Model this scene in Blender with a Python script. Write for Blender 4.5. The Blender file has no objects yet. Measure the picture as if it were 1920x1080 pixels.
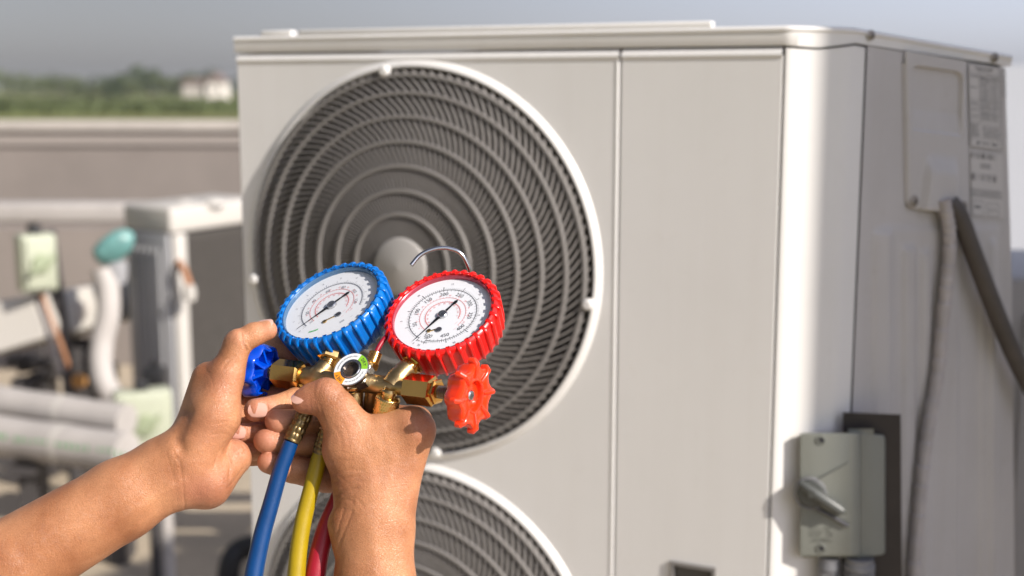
import bpy, bmesh, math, random
import numpy as np
from mathutils import Vector, Matrix, noise
random.seed(7); rng = np.random.default_rng(7)
SC = bpy.context.scene
R = math.radians
# ------------------------------------------------------------------ camera
F = 2400.0                       # focal length in pixels of a 1920 px wide picture
PITCH = R(8.9); CAMH = 1.6
cam_d = bpy.data.cameras.new('camera'); cam = bpy.data.objects.new('camera', cam_d)
SC.collection.objects.link(cam); SC.camera = cam
cam_d.sensor_width = 36; cam_d.lens = 36*F/1920
cam_d.clip_start = .02; cam_d.clip_end = 6000
cam.location = (0, 0, CAMH); cam.rotation_euler = (R(90)-PITCH, 0, 0)
cam_d.dof.use_dof = True; cam_d.dof.focus_distance = .90; cam_d.dof.aperture_fstop = 4.8
cam_d.dof.aperture_blades = 9
# ------------------------------------------------------------------ light
SUN = Vector((.79, -.61, 0)).normalized(); ELEV = R(33)
SUN = (SUN*math.cos(ELEV) + Vector((0, 0, math.sin(ELEV)))).normalized()
sl = bpy.data.lights.new('sun', 'SUN'); sl.energy = 4.4; sl.angle = R(.6); sl.color = (1, .93, .84)
so = bpy.data.objects.new('sun', sl); SC.collection.objects.link(so)
so.rotation_euler = SUN.to_track_quat('Z', 'Y').to_euler(); so.location = (3, -3, 5)
W = bpy.data.worlds.new('World'); SC.world = W; W.use_nodes = True
nt = W.node_tree; nt.nodes.clear()
sky = nt.nodes.new('ShaderNodeTexSky'); sky.sky_type = 'NISHITA'; sky.sun_disc = False
sky.sun_elevation = ELEV; sky.sun_rotation = math.atan2(SUN.x, SUN.y)
sky.air_density = 1.0; sky.dust_density = 1.2; sky.ozone_density = 1.0
hs = nt.nodes.new('ShaderNodeHueSaturation'); hs.inputs['Saturation'].default_value = .30; hs.inputs['Value'].default_value = 1.0
bg = nt.nodes.new('ShaderNodeBackground'); bg.inputs['Strength'].default_value = .055
ow = nt.nodes.new('ShaderNodeOutputWorld')
nt.links.new(sky.outputs[0], hs.inputs['Color']); tn = nt.nodes.new('ShaderNodeMix'); tn.data_type = 'RGBA'; tn.blend_type = 'MULTIPLY'; tn.inputs[0].default_value = 1; tn.inputs[7].default_value = (1.0, .98, 1.05, 1)
nt.links.new(hs.outputs[0], tn.inputs[6]); tcw = nt.nodes.new('ShaderNodeTexCoord'); sx_ = nt.nodes.new('ShaderNodeSeparateXYZ'); nt.links.new(tcw.outputs['Generated'], sx_.inputs[0])
mrw = nt.nodes.new('ShaderNodeMapRange'); mrw.interpolation_type = 'SMOOTHSTEP'; mrw.inputs['From Min'].default_value = -.35; mrw.inputs['From Max'].default_value = .55   # brighter haze on the sun's side
nt.links.new(sx_.outputs['X'], mrw.inputs['Value'])
cw = nt.nodes.new('ShaderNodeMix'); cw.data_type = 'RGBA'; cw.inputs[6].default_value = (.82, .83, .84, 1); cw.inputs[7].default_value = (2.0, 2.1, 2.35, 1); nt.links.new(mrw.outputs[0], cw.inputs[0])
t2 = nt.nodes.new('ShaderNodeMix'); t2.data_type = 'RGBA'; t2.blend_type = 'MULTIPLY'; t2.inputs[0].default_value = 1; nt.links.new(tn.outputs[2], t2.inputs[6]); nt.links.new(cw.outputs[2], t2.inputs[7])
nt.links.new(t2.outputs[2], bg.inputs['Color']); nt.links.new(bg.outputs[0], ow.inputs[0])
vs = SC.view_settings; vs.view_transform = 'Standard'; vs.look = 'None'; vs.gamma = 1; vs.exposure = 0.5; vs.use_curve_mapping = False
SC.render.engine = 'CYCLES'; SC.cycles.max_bounces = 8; SC.cycles.transparent_max_bounces = 12
SC.cycles.caustics_reflective = False; SC.cycles.caustics_refractive = False
SC.cycles.sample_clamp_indirect = 4
SC.cycles.use_denoising = True

# ------------------------------------------------------------------ helpers
RC = Matrix.Rotation(R(90)-PITCH, 3, 'X')
RCn = np.array(RC)
def ray(px, py): return RC @ Vector(((px-960)/F, (540-py)/F, -1))
def at(px, py, d): return Vector((0, 0, CAMH)) + ray(px, py)*d
def on_plane(px, py, p0, n):
    r = ray(px, py); c = Vector((0, 0, CAMH)); return c + r*((p0-c).dot(n)/r.dot(n))
def atz(px, py, z):
    r = ray(px, py); return Vector((0, 0, CAMH)) + r*((z-CAMH)/r.z)
D0 = .87
def P(px, py, z=0):              # point near the hands: z in reference pixels towards the viewer
    return at(px, py, D0*(1-z/F))
def Pn(V):
    d = D0*(1-V[:, 2]/F)
    q = np.stack([(V[:, 0]-960)/F*d, (540-V[:, 1])/F*d, -d], 1)
    return q @ RCn.T + np.array([0, 0, CAMH])
def Dir(x, yup, z): return (RC @ Vector((x, yup, z))).normalized()
U = D0/F                          # metres per reference pixel

MAT = {}
def mat(name, col, rough=.5, metal=0, noise_scale=0, noise_amt=0, bump=0, bump_scale=200, coat=0, spec=.5, col2=None, sss=0, trans=0, obj=True, rough_var=0, streak=0):
    m = bpy.data.materials.new(name); m.use_nodes = True; t = m.node_tree; b = t.nodes['Principled BSDF']
    b.inputs['Base Color'].default_value = (*col, 1); b.inputs['Roughness'].default_value = rough; b.inputs['Metallic'].default_value = metal
    b.inputs['Coat Weight'].default_value = coat; b.inputs['Specular IOR Level'].default_value = spec
    if coat: b.inputs['Coat Roughness'].default_value = .08
    tc = t.nodes.new('ShaderNodeTexCoord')
    if noise_amt or col2:
        n = t.nodes.new('ShaderNodeTexNoise'); n.inputs['Scale'].default_value = noise_scale or 8; n.inputs['Detail'].default_value = 6; n.inputs['Roughness'].default_value = .62
        t.links.new(tc.outputs['Object'], n.inputs['Vector'])
        r = t.nodes.new('ShaderNodeValToRGB'); a = noise_amt
        r.color_ramp.elements[0].position = .3; r.color_ramp.elements[1].position = .7
        r.color_ramp.elements[0].color = (*[max(0, c*(1-a)) for c in (col2 or col)], 1)
        r.color_ramp.elements[1].color = (*[min(1, c*(1+a)) for c in col], 1)
        t.links.new(n.outputs['Fac'], r.inputs['Fac']); t.links.new(r.outputs[0], b.inputs['Base Color'])
        if rough_var:
            mr = t.nodes.new('ShaderNodeMapRange'); mr.inputs['To Min'].default_value = rough-rough_var; mr.inputs['To Max'].default_value = rough+rough_var
            t.links.new(n.outputs['Fac'], mr.inputs['Value']); t.links.new(mr.outputs[0], b.inputs['Roughness'])
    if bump:
        n2 = t.nodes.new('ShaderNodeTexNoise'); n2.inputs['Scale'].default_value = bump_scale; n2.inputs['Detail'].default_value = 4
        t.links.new(tc.outputs['Object'], n2.inputs['Vector'])
        bp = t.nodes.new('ShaderNodeBump'); bp.inputs['Strength'].default_value = bump; bp.inputs['Distance'].default_value = .001
        t.links.new(n2.outputs['Fac'], bp.inputs['Height']); t.links.new(bp.outputs[0], b.inputs['Normal'])
    if streak:
        mp = t.nodes.new('ShaderNodeMapping'); mp.inputs['Scale'].default_value = (26, 26, 1.1); t.links.new(tc.outputs['Object'], mp.inputs[0])
        n3 = t.nodes.new('ShaderNodeTexNoise'); n3.inputs['Scale'].default_value = 1; n3.inputs['Detail'].default_value = 7; n3.inputs['Roughness'].default_value = .7; t.links.new(mp.outputs[0], n3.inputs['Vector'])
        n4 = t.nodes.new('ShaderNodeTexNoise'); n4.inputs['Scale'].default_value = 45; n4.inputs['Detail'].default_value = 8; n4.inputs['Roughness'].default_value = .75; t.links.new(tc.outputs['Object'], n4.inputs['Vector'])
        r3 = t.nodes.new('ShaderNodeMapRange'); r3.inputs['From Min'].default_value = .34; r3.inputs['From Max'].default_value = .56; r3.inputs['To Min'].default_value = 1-streak; t.links.new(n3.outputs['Fac'], r3.inputs['Value'])
        r4 = t.nodes.new('ShaderNodeMapRange'); r4.inputs['From Min'].default_value = .30; r4.inputs['From Max'].default_value = .42; r4.inputs['To Min'].default_value = 1-streak*1.3; t.links.new(n4.outputs['Fac'], r4.inputs['Value'])
        mm = t.nodes.new('ShaderNodeMath'); mm.operation = 'MULTIPLY'; t.links.new(r3.outputs[0], mm.inputs[0]); t.links.new(r4.outputs[0], mm.inputs[1])
        mc = t.nodes.new('ShaderNodeMix'); mc.data_type = 'RGBA'; mc.inputs[6].default_value = (*[c*k for c, k in zip(col, (.55, .48, .38))], 1)
        src = b.inputs['Base Color'].links[0].from_socket; t.links.new(src, mc.inputs[7]); t.links.new(mm.outputs[0], mc.inputs[0]); t.links.new(mc.outputs[2], b.inputs['Base Color'])
    MAT[name] = m; return m

class MB:
    """collects shapes and links them as ONE mesh object (coordinates are world)"""
    def __init__(s): s.v = []; s.f = []; s.m = []; s.mi = 0
    def add(s, vs_, fs, mi=None):
        o = len(s.v); s.v += [tuple(v) for v in vs_]
        for f in fs: s.f.append([i+o for i in f]); s.m.append(s.mi if mi is None else mi)
    def box(s, c, ex, ey, ez, bev=0, mi=None):
        """c centre; ex,ey,ez half-extent vectors"""
        c = Vector(c); ex = Vector(ex); ey = Vector(ey); ez = Vector(ez)
        if not bev:
            vs_ = [c+ex*a+ey*b+ez*d for d in (-1, 1) for b in (-1, 1) for a in (-1, 1)]
            fs = [(0, 2, 3, 1), (4, 5, 7, 6), (0, 1, 5, 4), (2, 6, 7, 3), (0, 4, 6, 2), (1, 3, 7, 5)]
            s.add(vs_, fs, mi); return
        bm = bmesh.new(); bmesh.ops.create_cube(bm, size=2)
        lx, ly, lz = ex.length, ey.length, ez.length
        for v in bm.verts: v.co = Vector((v.co.x*lx, v.co.y*ly, v.co.z*lz))
        bmesh.ops.bevel(bm, geom=bm.edges[:]+bm.verts[:], offset=bev, segments=3, profile=.5, affect='EDGES', clamp_overlap=True)
        nx, ny, nz = ex/lx, ey/ly, ez/lz
        s.add([c+nx*v.co.x+ny*v.co.y+nz*v.co.z for v in bm.verts], [[v.index for v in f.verts] for f in bm.faces], mi); bm.free()
    def tube(s, pts, r, n=12, caps=True, mi=None, ring=None):
        pts = [Vector(p) for p in pts]; rs = r if isinstance(r, (list, tuple)) else [r]*len(pts)
        up = None; rings = []
        for i, p in enumerate(pts):
            t = (pts[min(i+1, len(pts)-1)]-pts[max(i-1, 0)]).normalized()
            if up is None:
                up = t.orthogonal().normalized()
            else:
                up = (up - t*up.dot(t)).normalized()
            b = t.cross(up); rings.append([p+(up*math.cos(2*math.pi*k/n)+b*math.sin(2*math.pi*k/n))*rs[i] for k in range(n)])
        vs_ = [v for rg in rings for v in rg]
        fs = [(i*n+k, i*n+(k+1) % n, (i+1)*n+(k+1) % n, (i+1)*n+k) for i in range(len(pts)-1) for k in range(n)]
        if caps: fs += [tuple(range(n))[::-1], tuple((len(pts)-1)*n+k for k in range(n))]
        s.add(vs_, fs, mi)
    def lathe(s, c, ax, prof, n=48, mi=None, ref=None, mod=None, closed=False, cap=True):
        """prof: list of (radius, height along axis)"""
        c = Vector(c); ax = Vector(ax).normalized(); e1 = (Vector(ref)-ax*Vector(ref).dot(ax)).normalized() if ref else ax.orthogonal().normalized(); e2 = ax.cross(e1)
        vs_ = []
        for j, (r, h) in enumerate(prof):
            for k in range(n):
                a = 2*math.pi*k/n; rr = r if mod is None else mod(r, h, a, j)
                vs_.append(c+ax*h+(e1*math.cos(a)+e2*math.sin(a))*rr)
        m = len(prof)
        fs = [(j*n+k, j*n+(k+1) % n, (j+1)*n+(k+1) % n, (j+1)*n+k) for j in range(m-1) for k in range(n)]
        if closed: fs += [((m-1)*n+k, (m-1)*n+(k+1) % n, (k+1) % n, k) for k in range(n)]
        elif cap:
            if prof[0][0] > 1e-6: fs.append(tuple(range(n))[::-1])
            if prof[-1][0] > 1e-6: fs.append(tuple((m-1)*n+k for k in range(n)))
        s.add(vs_, fs, mi)
    def prism(s, poly, off, mi=None):
        """poly: list of points; off: extrusion vector"""
        n = len(poly); poly = [Vector(p) for p in poly]
        s.add(poly+[p+Vector(off) for p in poly], [tuple(range(n))[::-1], tuple(range(n, 2*n))]+[(i, (i+1) % n, n+(i+1) % n, n+i) for i in range(n)], mi)
    def hexa(s, a, b, r, cham=.12, n=6, rot=0, mi=None):
        a = Vector(a); b = Vector(b); ax = (b-a).normalized(); L = (b-a).length; c = r*cham
        e1 = ax.orthogonal().normalized(); e1 = Matrix.Rotation(rot, 3, ax) @ e1
        s.lathe(a, ax, [(r*.80, 0), (r, c), (r, L-c), (r*.80, L)], n=n, ref=e1, mi=mi)
    def build(s, name, m, parent=None, smooth=True, angle=35, bevel=0, sub=0):
        me = bpy.data.meshes.new(name); me.from_pydata(s.v, [], s.f)
        ms = m if isinstance(m, (list, tuple)) else [m]
        for mm in ms: me.materials.append(MAT[mm] if isinstance(mm, str) else mm)
        me.polygons.foreach_set('material_index', s.m)
        bm = bmesh.new(); bm.from_mesh(me); bmesh.ops.recalc_face_normals(bm, faces=bm.faces[:]); bm.to_mesh(me); bm.free()
        o = bpy.data.objects.new(name, me); SC.collection.objects.link(o)
        if smooth:
            me.polygons.foreach_set('use_smooth', [True]*len(me.polygons)); me.set_sharp_from_angle(angle=R(angle))
        if bevel:
            md = o.modifiers.new('b', 'BEVEL'); md.width = bevel; md.segments = 2; md.limit_method = 'ANGLE'; md.angle_limit = R(40)
        if parent: adopt(o, parent)
        return o
def adopt(o, parent):
    o.parent = parent; o.matrix_parent_inverse = mw(parent).inverted()
def mw(o):
    m = Matrix.LocRotScale(o.location, o.rotation_euler, o.scale)
    return (mw(o.parent) @ o.matrix_parent_inverse @ m) if o.parent else m
def tag(o, label=None, cat=None, group=None, kind=None):
    for k, v in (('label', label), ('category', cat), ('group', group), ('kind', kind)):
        if v: o[k] = v
    return o
def empty(name, loc, label, cat, group=None, parent=None):
    o = bpy.data.objects.new(name, None); o.empty_display_size = .05; o.location = loc; SC.collection.objects.link(o)
    if parent: adopt(o, parent)
    return tag(o, label, cat, group)
def copy_tree(o, parent=None):
    c = o.copy(); SC.collection.objects.link(c)
    if parent: c.parent = parent
    for ch in list(o.children): copy_tree(ch, c)
    return c
_tc = {}
def text_geo(txt, size, bold=False):
    key = (txt, size, bold)
    if key not in _tc:
        cu = bpy.data.curves.new('t', 'FONT'); cu.body = txt; cu.size = size; cu.align_x = 'CENTER'; cu.align_y = 'CENTER'; cu.resolution_u = 3
        if bold: cu.offset = size*.018
        o = bpy.data.objects.new('t', cu); SC.collection.objects.link(o)
        me = bpy.data.meshes.new_from_object(o)
        _tc[key] = ([v.co.copy() for v in me.vertices], [list(p.vertices) for p in me.polygons])
        bpy.data.objects.remove(o); bpy.data.curves.remove(cu); bpy.data.meshes.remove(me)
    return _tc[key]
def put_text(mb, txt, size, c, ex, ey, bold=False, mi=None):
    v, f = text_geo(txt, size, bold); c = Vector(c)
    mb.add([c+ex*p.x+ey*p.y for p in v], f, mi)
def catmull(pts, n=8):
    pts = [Vector(p) for p in pts]; out = []
    q = [pts[0]*2-pts[1]]+pts+[pts[-1]*2-pts[-2]]
    for i in range(1, len(q)-2):
        for k in range(n):
            t = k/n; a, b, c, d = q[i-1], q[i], q[i+1], q[i+2]
            out.append(.5*((2*b)+(-a+c)*t+(2*a-5*b+4*c-d)*t*t+(-a+3*b-3*c+d)*t**3))
    out.append(pts[-1]); return out

# ------------------------------------------------------------------ materials
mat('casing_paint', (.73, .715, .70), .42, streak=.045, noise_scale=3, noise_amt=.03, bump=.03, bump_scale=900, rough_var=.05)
mat('casing_dark_gap', (.10, .09, .08), .7)
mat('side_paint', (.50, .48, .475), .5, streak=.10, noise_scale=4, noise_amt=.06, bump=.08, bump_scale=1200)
mat('grille_plastic', (.225, .21, .20), .5, noise_scale=20, noise_amt=.06)
mat('guard_ring_plastic', (.21, .198, .19), .5)
mat('fan_dark', (.15, .14, .132), .5)
mat('hub_plastic', (.34, .325, .31), .45)
mat('coil_dark', (.02, .02, .02), .6)
mat('steel', (.55, .55, .56), .25, metal=1, noise_scale=30, noise_amt=.1)
mat('screw_metal', (.30, .27, .24), .4, metal=.6)
mat('brass', (.78, .53, .22), .2, metal=1, noise_scale=60, noise_amt=.16, bump=.08, bump_scale=300, rough_var=.08)
mat('brass_dull', (.50, .35, .17), .36, metal=1, noise_scale=90, noise_amt=.25, bump=.15, bump_scale=400, rough_var=.1)
mat('brass_orange', (.86, .50, .14), .16, metal=1, noise_scale=40, noise_amt=.08)
mat('brass_dirty', (.16, .11, .05), .35, metal=.85, noise_scale=260, noise_amt=.6, col2=(.45, .31, .13))
mat('thread_metal', (.30, .26, .20), .3, metal=1)
mat('blue_rubber', (.0, .14, .50), .34, coat=.25, noise_scale=20, noise_amt=.08, bump=.04, bump_scale=500)
mat('blue_knob', (.0, .055, .50), .2, coat=.6, noise_scale=20, noise_amt=.05)
mat('red_rubber', (.78, .012, .010), .3, coat=.35, noise_scale=20, noise_amt=.06, bump=.04, bump_scale=500)
mat('red_knob', (.86, .040, .006), .2, coat=.6, noise_scale=20, noise_amt=.05)
mat('dial_white', (.80, .81, .83), .5)
mat('print_black', (.03, .03, .04), .6)
mat('print_grey', (.22, .23, .26), .6)
mat('print_red', (.72, .22, .22), .6)
mat('print_green', (.12, .5, .16), .6)
mat('needle_black', (.01, .01, .012), .35)
mat('label_green', (.25, .55, .03), .45)
mat('label_orange', (.90, .33, .02), .45)
mat('blue_hose', (.0, .04, .155), .38, noise_scale=60, noise_amt=.10, bump=.12, bump_scale=700)
mat('yellow_hose', (.36, .25, .004), .4, noise_scale=60, noise_amt=.10, bump=.12, bump_scale=700)
mat('red_hose', (.30, .006, .02), .42, noise_scale=60, noise_amt=.12, bump=.12, bump_scale=700)
mat('switch_plastic', (.20, .207, .185), .5, noise_scale=12, noise_amt=.05, bump=.1, bump_scale=900)
mat('switch_handle', (.085, .09, .085), .4)
mat('dark_plate', (.035, .028, .026), .6, noise_scale=20, noise_amt=.2)
mat('cable_dark', (.075, .063, .055), .6, noise_scale=30, noise_amt=.2, bump=.2, bump_scale=300)
mat('conduit_wrap', (.42, .39, .385), .55, noise_scale=40, noise_amt=.12, bump=.3, bump_scale=250)
mat('gland_grey', (.20, .20, .21), .5)
def glass_mat(name, tint=(1, 1, 1), amt=.10):
    m = bpy.data.materials.new(name); m.use_nodes = True; t = m.node_tree; t.nodes.clear()
    o = t.nodes.new('ShaderNodeOutputMaterial'); mx = t.nodes.new('ShaderNodeMixShader'); tr = t.nodes.new('ShaderNodeBsdfTransparent'); gl = t.nodes.new('ShaderNodeBsdfGlossy')
    gl.inputs['Roughness'].default_value = .04; tr.inputs['Color'].default_value = (*tint, 1)
    fr = t.nodes.new('ShaderNodeLayerWeight'); fr.inputs['Blend'].default_value = .5
    pw_ = t.nodes.new('ShaderNodeMath'); pw_.operation = 'POWER'; pw_.inputs[1].default_value = 5
    ma = t.nodes.new('ShaderNodeMath'); ma.operation = 'MULTIPLY_ADD'; ma.inputs[1].default_value = .9; ma.inputs[2].default_value = .045
    t.links.new(fr.outputs['Facing'], pw_.inputs[0]); t.links.new(pw_.outputs[0], ma.inputs[0])
    t.links.new(ma.outputs[0], mx.inputs[0]); t.links.new(tr.outputs[0], mx.inputs[1]); t.links.new(gl.outputs[0], mx.inputs[2]); t.links.new(mx.outputs[0], o.inputs[0])
    MAT[name] = m
glass_mat('lens_glass', (.97, .975, .985))

def skin_mat():
    m = bpy.data.materials.new('skin'); m.use_nodes = True; t = m.node_tree; b = t.nodes['Principled BSDF']; L = t.links.new; N = t.nodes.new
    tc = N('ShaderNodeTexCoord'); at_ = N('ShaderNodeAttribute'); at_.attribute_name = 'tint'
    n1 = N('ShaderNodeTexNoise'); n1.inputs['Scale'].default_value = 28; n1.inputs['Detail'].default_value = 5; L(tc.outputs['Object'], n1.inputs['Vector'])
    r1 = N('ShaderNodeValToRGB'); r1.color_ramp.elements[0].position = .32; r1.color_ramp.elements[1].position = .72
    r1.color_ramp.elements[0].color = (.35, .135, .058, 1); r1.color_ramp.elements[1].color = (.62, .295, .148, 1)
    L(n1.outputs['Fac'], r1.inputs['Fac'])
    n2 = N('ShaderNodeTexNoise'); n2.inputs['Scale'].default_value = 1150; n2.inputs['Detail'].default_value = 2; L(tc.outputs['Object'], n2.inputs['Vector'])
    mx = N('ShaderNodeMix'); mx.data_type = 'RGBA'; mx.blend_type = 'MULTIPLY'; mx.inputs[0].default_value = .46
    r2 = N('ShaderNodeValToRGB'); r2.color_ramp.elements[0].position = .36; r2.color_ramp.elements[0].color = (.66, .58, .50, 1); r2.color_ramp.elements[1].position = .56; r2.color_ramp.elements[1].color = (1.0, 1.0, 1.0, 1)
    L(n2.outputs['Fac'], r2.inputs['Fac']); L(r1.outputs[0], mx.inputs[6]); L(r2.outputs[0], mx.inputs[7])
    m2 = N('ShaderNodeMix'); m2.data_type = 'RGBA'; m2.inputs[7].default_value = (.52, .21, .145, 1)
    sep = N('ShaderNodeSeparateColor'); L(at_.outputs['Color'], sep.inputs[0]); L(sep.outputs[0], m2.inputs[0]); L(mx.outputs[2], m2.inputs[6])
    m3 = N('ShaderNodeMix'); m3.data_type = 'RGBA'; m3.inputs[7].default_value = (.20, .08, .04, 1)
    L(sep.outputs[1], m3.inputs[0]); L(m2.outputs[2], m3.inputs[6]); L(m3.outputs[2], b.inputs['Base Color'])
    b.inputs['Roughness'].default_value = .42; b.inputs['Specular IOR Level'].default_value = .5
    b.inputs['Subsurface Weight'].default_value = .10; b.inputs['Subsurface Radius'].default_value = (1, .35, .2); b.inputs['Subsurface Scale'].default_value = .003
    # fine lozenge creases
    v = N('ShaderNodeTexVoronoi'); v.feature = 'DISTANCE_TO_EDGE'; v.inputs['Scale'].default_value = 850
    wn = N('ShaderNodeTexNoise'); wn.inputs['Scale'].default_value = 160; L(tc.outputs['Object'], wn.inputs['Vector'])
    va = N('ShaderNodeVectorMath'); va.operation = 'MULTIPLY_ADD'; va.inputs[1].default_value = (.006, .006, .006); L(wn.outputs['Color'], va.inputs[0]); L(tc.outputs['Object'], va.inputs[2])
    L(va.outputs[0], v.inputs['Vector'])
    mr = N('ShaderNodeMapRange'); mr.inputs['From Max'].default_value = .22; L(v.outputs['Distance'], mr.inputs['Value'])
    w2 = N('ShaderNodeTexNoise'); w2.inputs['Scale'].default_value = 260; w2.inputs['Detail'].default_value = 5; L(tc.outputs['Object'], w2.inputs['Vector'])
    ad = N('ShaderNodeMath'); ad.operation = 'MULTIPLY_ADD'; ad.inputs[1].default_value = 1.6; L(w2.outputs['Fac'], ad.inputs[0]); L(mr.outputs[0], ad.inputs[2])
    bp = N('ShaderNodeBump'); bp.inputs['Strength'].default_value = .5; bp.inputs['Distance'].default_value = .00030
    L(ad.outputs[0], bp.inputs['Height']); L(bp.outputs[0], b.inputs['Normal'])
    MAT['skin'] = m
    n = mat('nail', (.68, .40, .32), .24, coat=.4, noise_scale=60, noise_amt=.05)
skin_mat()

# ------------------------------------------------------------------ the setting
mat('roof_floor', (.42, .35, .26), .85, noise_scale=1.6, noise_amt=.12, bump=.5, bump_scale=60)
mat('parapet_plaster', (.235, .205, .185), .85, noise_scale=1.3, noise_amt=.12, bump=.4, bump_scale=40)
mat('band_plaster', (.31, .275, .25), .85)
mat('coping', (.46, .42, .38), .8, noise_scale=3, noise_amt=.1)
mat('field_grass', (.15, .18, .03), .95, noise_scale=.012, noise_amt=.25, col2=(.16, .14, .045))
mat('plinth_concrete', (.34, .32, .29), .85, noise_scale=5, noise_amt=.15, bump=.5, bump_scale=50)
mat('insulation_wrap', (.43, .40, .375), .6, noise_scale=6, noise_amt=.08, bump=.3, bump_scale=40)
mat('box_green', (.42, .44, .335), .5, noise_scale=10, noise_amt=.06)
mat('box_green_dark', (.30, .34, .22), .5)
mat('black_plastic', (.02, .02, .022), .5)
mat('dark_steel', (.06, .055, .055), .5)
mat('teal_plastic', (.12, .27, .255), .4, noise_scale=14, noise_amt=.3)
mat('sky_tone', (.38, .40, .44), .8, noise_scale=2, noise_amt=.02)  # matched to the sky's brightness, for the added block at the right edge
mat('tile_red', (.19, .14, .125), .8)
mat('house_white', (.78, .72, .66), .8)
mat('window_dark', (.05, .06, .07), .2)
mat('bark', (.10, .075, .05), .9)
mat('leaf_a', (.045, .068, .024), .8, noise_scale=.3, noise_amt=.3)
mat('leaf_b', (.075, .095, .03), .8, noise_scale=.3, noise_amt=.3)
mat('far_leaf', (.085, .10, .078), .9, noise_scale=.05, noise_amt=.2)
mat('orange_rust', (.45, .22, .06), .7)
mat('wire_brown', (.34, .16, .08), .6)
def ground_sheet(name, x0, x1, y0, y1, z, m, n=1, amp=0):
    b = MB(); xs = np.linspace(x0, x1, n+1); ys = np.linspace(y0, y1, n+1)
    vs_ = [(x, y, z+(amp*noise.noise(Vector((x*.01, y*.01, 0))) if amp else 0)) for y in ys for x in xs]
    b.add(vs_, [(j*(n+1)+i, j*(n+1)+i+1, (j+1)*(n+1)+i+1, (j+1)*(n+1)+i) for j in range(n) for i in range(n)])
    return tag(b.build(name, m, smooth=bool(amp)), kind='structure')
ground_sheet('field', -2600, 2600, -400, 4000, -2.6, 'field_grass', 80, .5)
slab = MB(); slab.box((0, 3, -.15), (7, 0, 0), (0, 6.0, 0), (0, 0, .15)); tag(slab.build('roof_deck', 'roof_floor'), kind='structure')
pw = MB(); pw.box((0, 9.15, -1.3), (7.2, 0, 0), (0, .15, 0), (0, 0, 1.3)); tag(pw.build('building_wall', 'parapet_plaster'), kind='structure')
PY = 9.0; ztop = atz(0, 0, 0)
zt = on_plane(200, 226, Vector((0, PY, 0)), Vector((0, 1, 0))).z
b = MB(); b.box((-1.85, PY+.10, zt/2-.04), (5.15, 0, 0), (0, .10, 0), (0, 0, zt/2-.04))
par = b.build('parapet_wall', 'parapet_plaster'); tag(par, 'long taupe plastered parapet wall along the edge of the roof', 'wall')
b = MB(); b.box((-1.85, PY+.10, zt-.038), (5.17, 0, 0), (0, .15, 0), (0, 0, .036), bev=.008); b.build('coping', 'coping', par)
b = MB(); b.box((-1.85, PY-.012, zt-.135), (5.15, 0, 0), (0, .010, 0), (0, 0, .035)); b.build('plaster_band', 'band_plaster', par)
# far tree belt and single trees
def crown(name, c, rx, rz, n, leaf, m, parent):
    b = MB(); c = Vector(c)
    lobes = [(Vector((random.uniform(-.6, .6)*rx, random.uniform(-.5, .5)*rx, random.uniform(-.45, .55)*rz)), random.uniform(.38, .62)) for _ in range(9)]
    for i in range(n):
        lo, s = random.choice(lobes); d = Vector((random.gauss(0, 1), random.gauss(0, 1), random.gauss(0, 1))).normalized()*random.uniform(.6, 1.05)
        p = c+lo+Vector((d.x*rx*s, d.y*rx*s, d.z*rz*s)); a = Vector((random.gauss(0, 1), random.gauss(0, 1), random.gauss(0, .6))).normalized(); q = a.orthogonal().normalized(); q = Matrix.Rotation(random.uniform(0, 6.28), 3, a) @ q
        l = leaf*random.uniform(.6, 1.3); e = a.cross(q)
        b.add([p-q*l, p+e*l*.55, p+q*l, p-e*l*.55], [(0, 1, 2, 3)])
    return b.build(name, m, parent, smooth=False)
ZF = -2.6
tr_i = 0
def tree(px, ytop, ybase, wpx, m, label, seed):
    random.seed(seed)
    d = (CAMH-ZF)/((ybase-165.)/F)
    base = at(px, ybase, d); base.z = ZF-.3
    h = (ybase-ytop)/F*d; w = wpx/F*d/2
    t = empty('tree', base, label, 'tree', 'trees across the field')
    b = MB(); tp = base+Vector((0, 0, h*.5)); b.tube([base, base+Vector((w*.05, 0, h*.25)), tp], [h*.035, h*.026, h*.014], n=8)
    for k in range(4):
        a = k*1.6+random.random(); b.tube([base+Vector((0, 0, h*.22+k*h*.06)), base+Vector((math.cos(a)*w*.5, math.sin(a)*w*.5, h*.5+k*h*.05))], [h*.014, h*.005], n=6)
    b.build('trunk', 'bark', t)
    crown('crown', base+Vector((0, 0, h*.56)), w, h*.47, 620, h*.065, m, t)
TR = [(20, 132, 190, 110, 'leaf_b', 'round green tree at the left end of the far row'),
      (78, 142, 186, 66, 'leaf_a', 'dark tree with a flat crown standing second in the far row'),
      (118, 138, 189, 78, 'leaf_b', 'yellowish bushy tree beside the dark flat tree'),
      (150, 150, 188, 44, 'leaf_a', 'small dark tree next to the yellowish bushy tree'),
      (216, 134, 190, 40, 'leaf_a', 'narrow dark tree in the middle of the far row'),
      (243, 140, 188, 50, 'leaf_b', 'light green tree between two dark trees'),
      (281, 120, 186, 62, 'leaf_a', 'tallest dark tree with a pointed crown'),
      (322, 140, 187, 60, 'leaf_b', 'light green tree right of the tallest tree'),
      (372, 126, 187, 62, 'leaf_a', 'broad dark green tree left of the white house'),
      (398, 136, 184, 44, 'far_leaf', 'pale green tree directly behind the white house'),
      (182, 152, 188, 44, 'leaf_b', 'low green bush beside the narrow dark tree')]
for i, (x, yt, yb, w, m, l) in enumerate(TR): tree(x, yt, yb, w*1.25, m, l, i+3)
random.seed(5)
b = MB()
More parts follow.
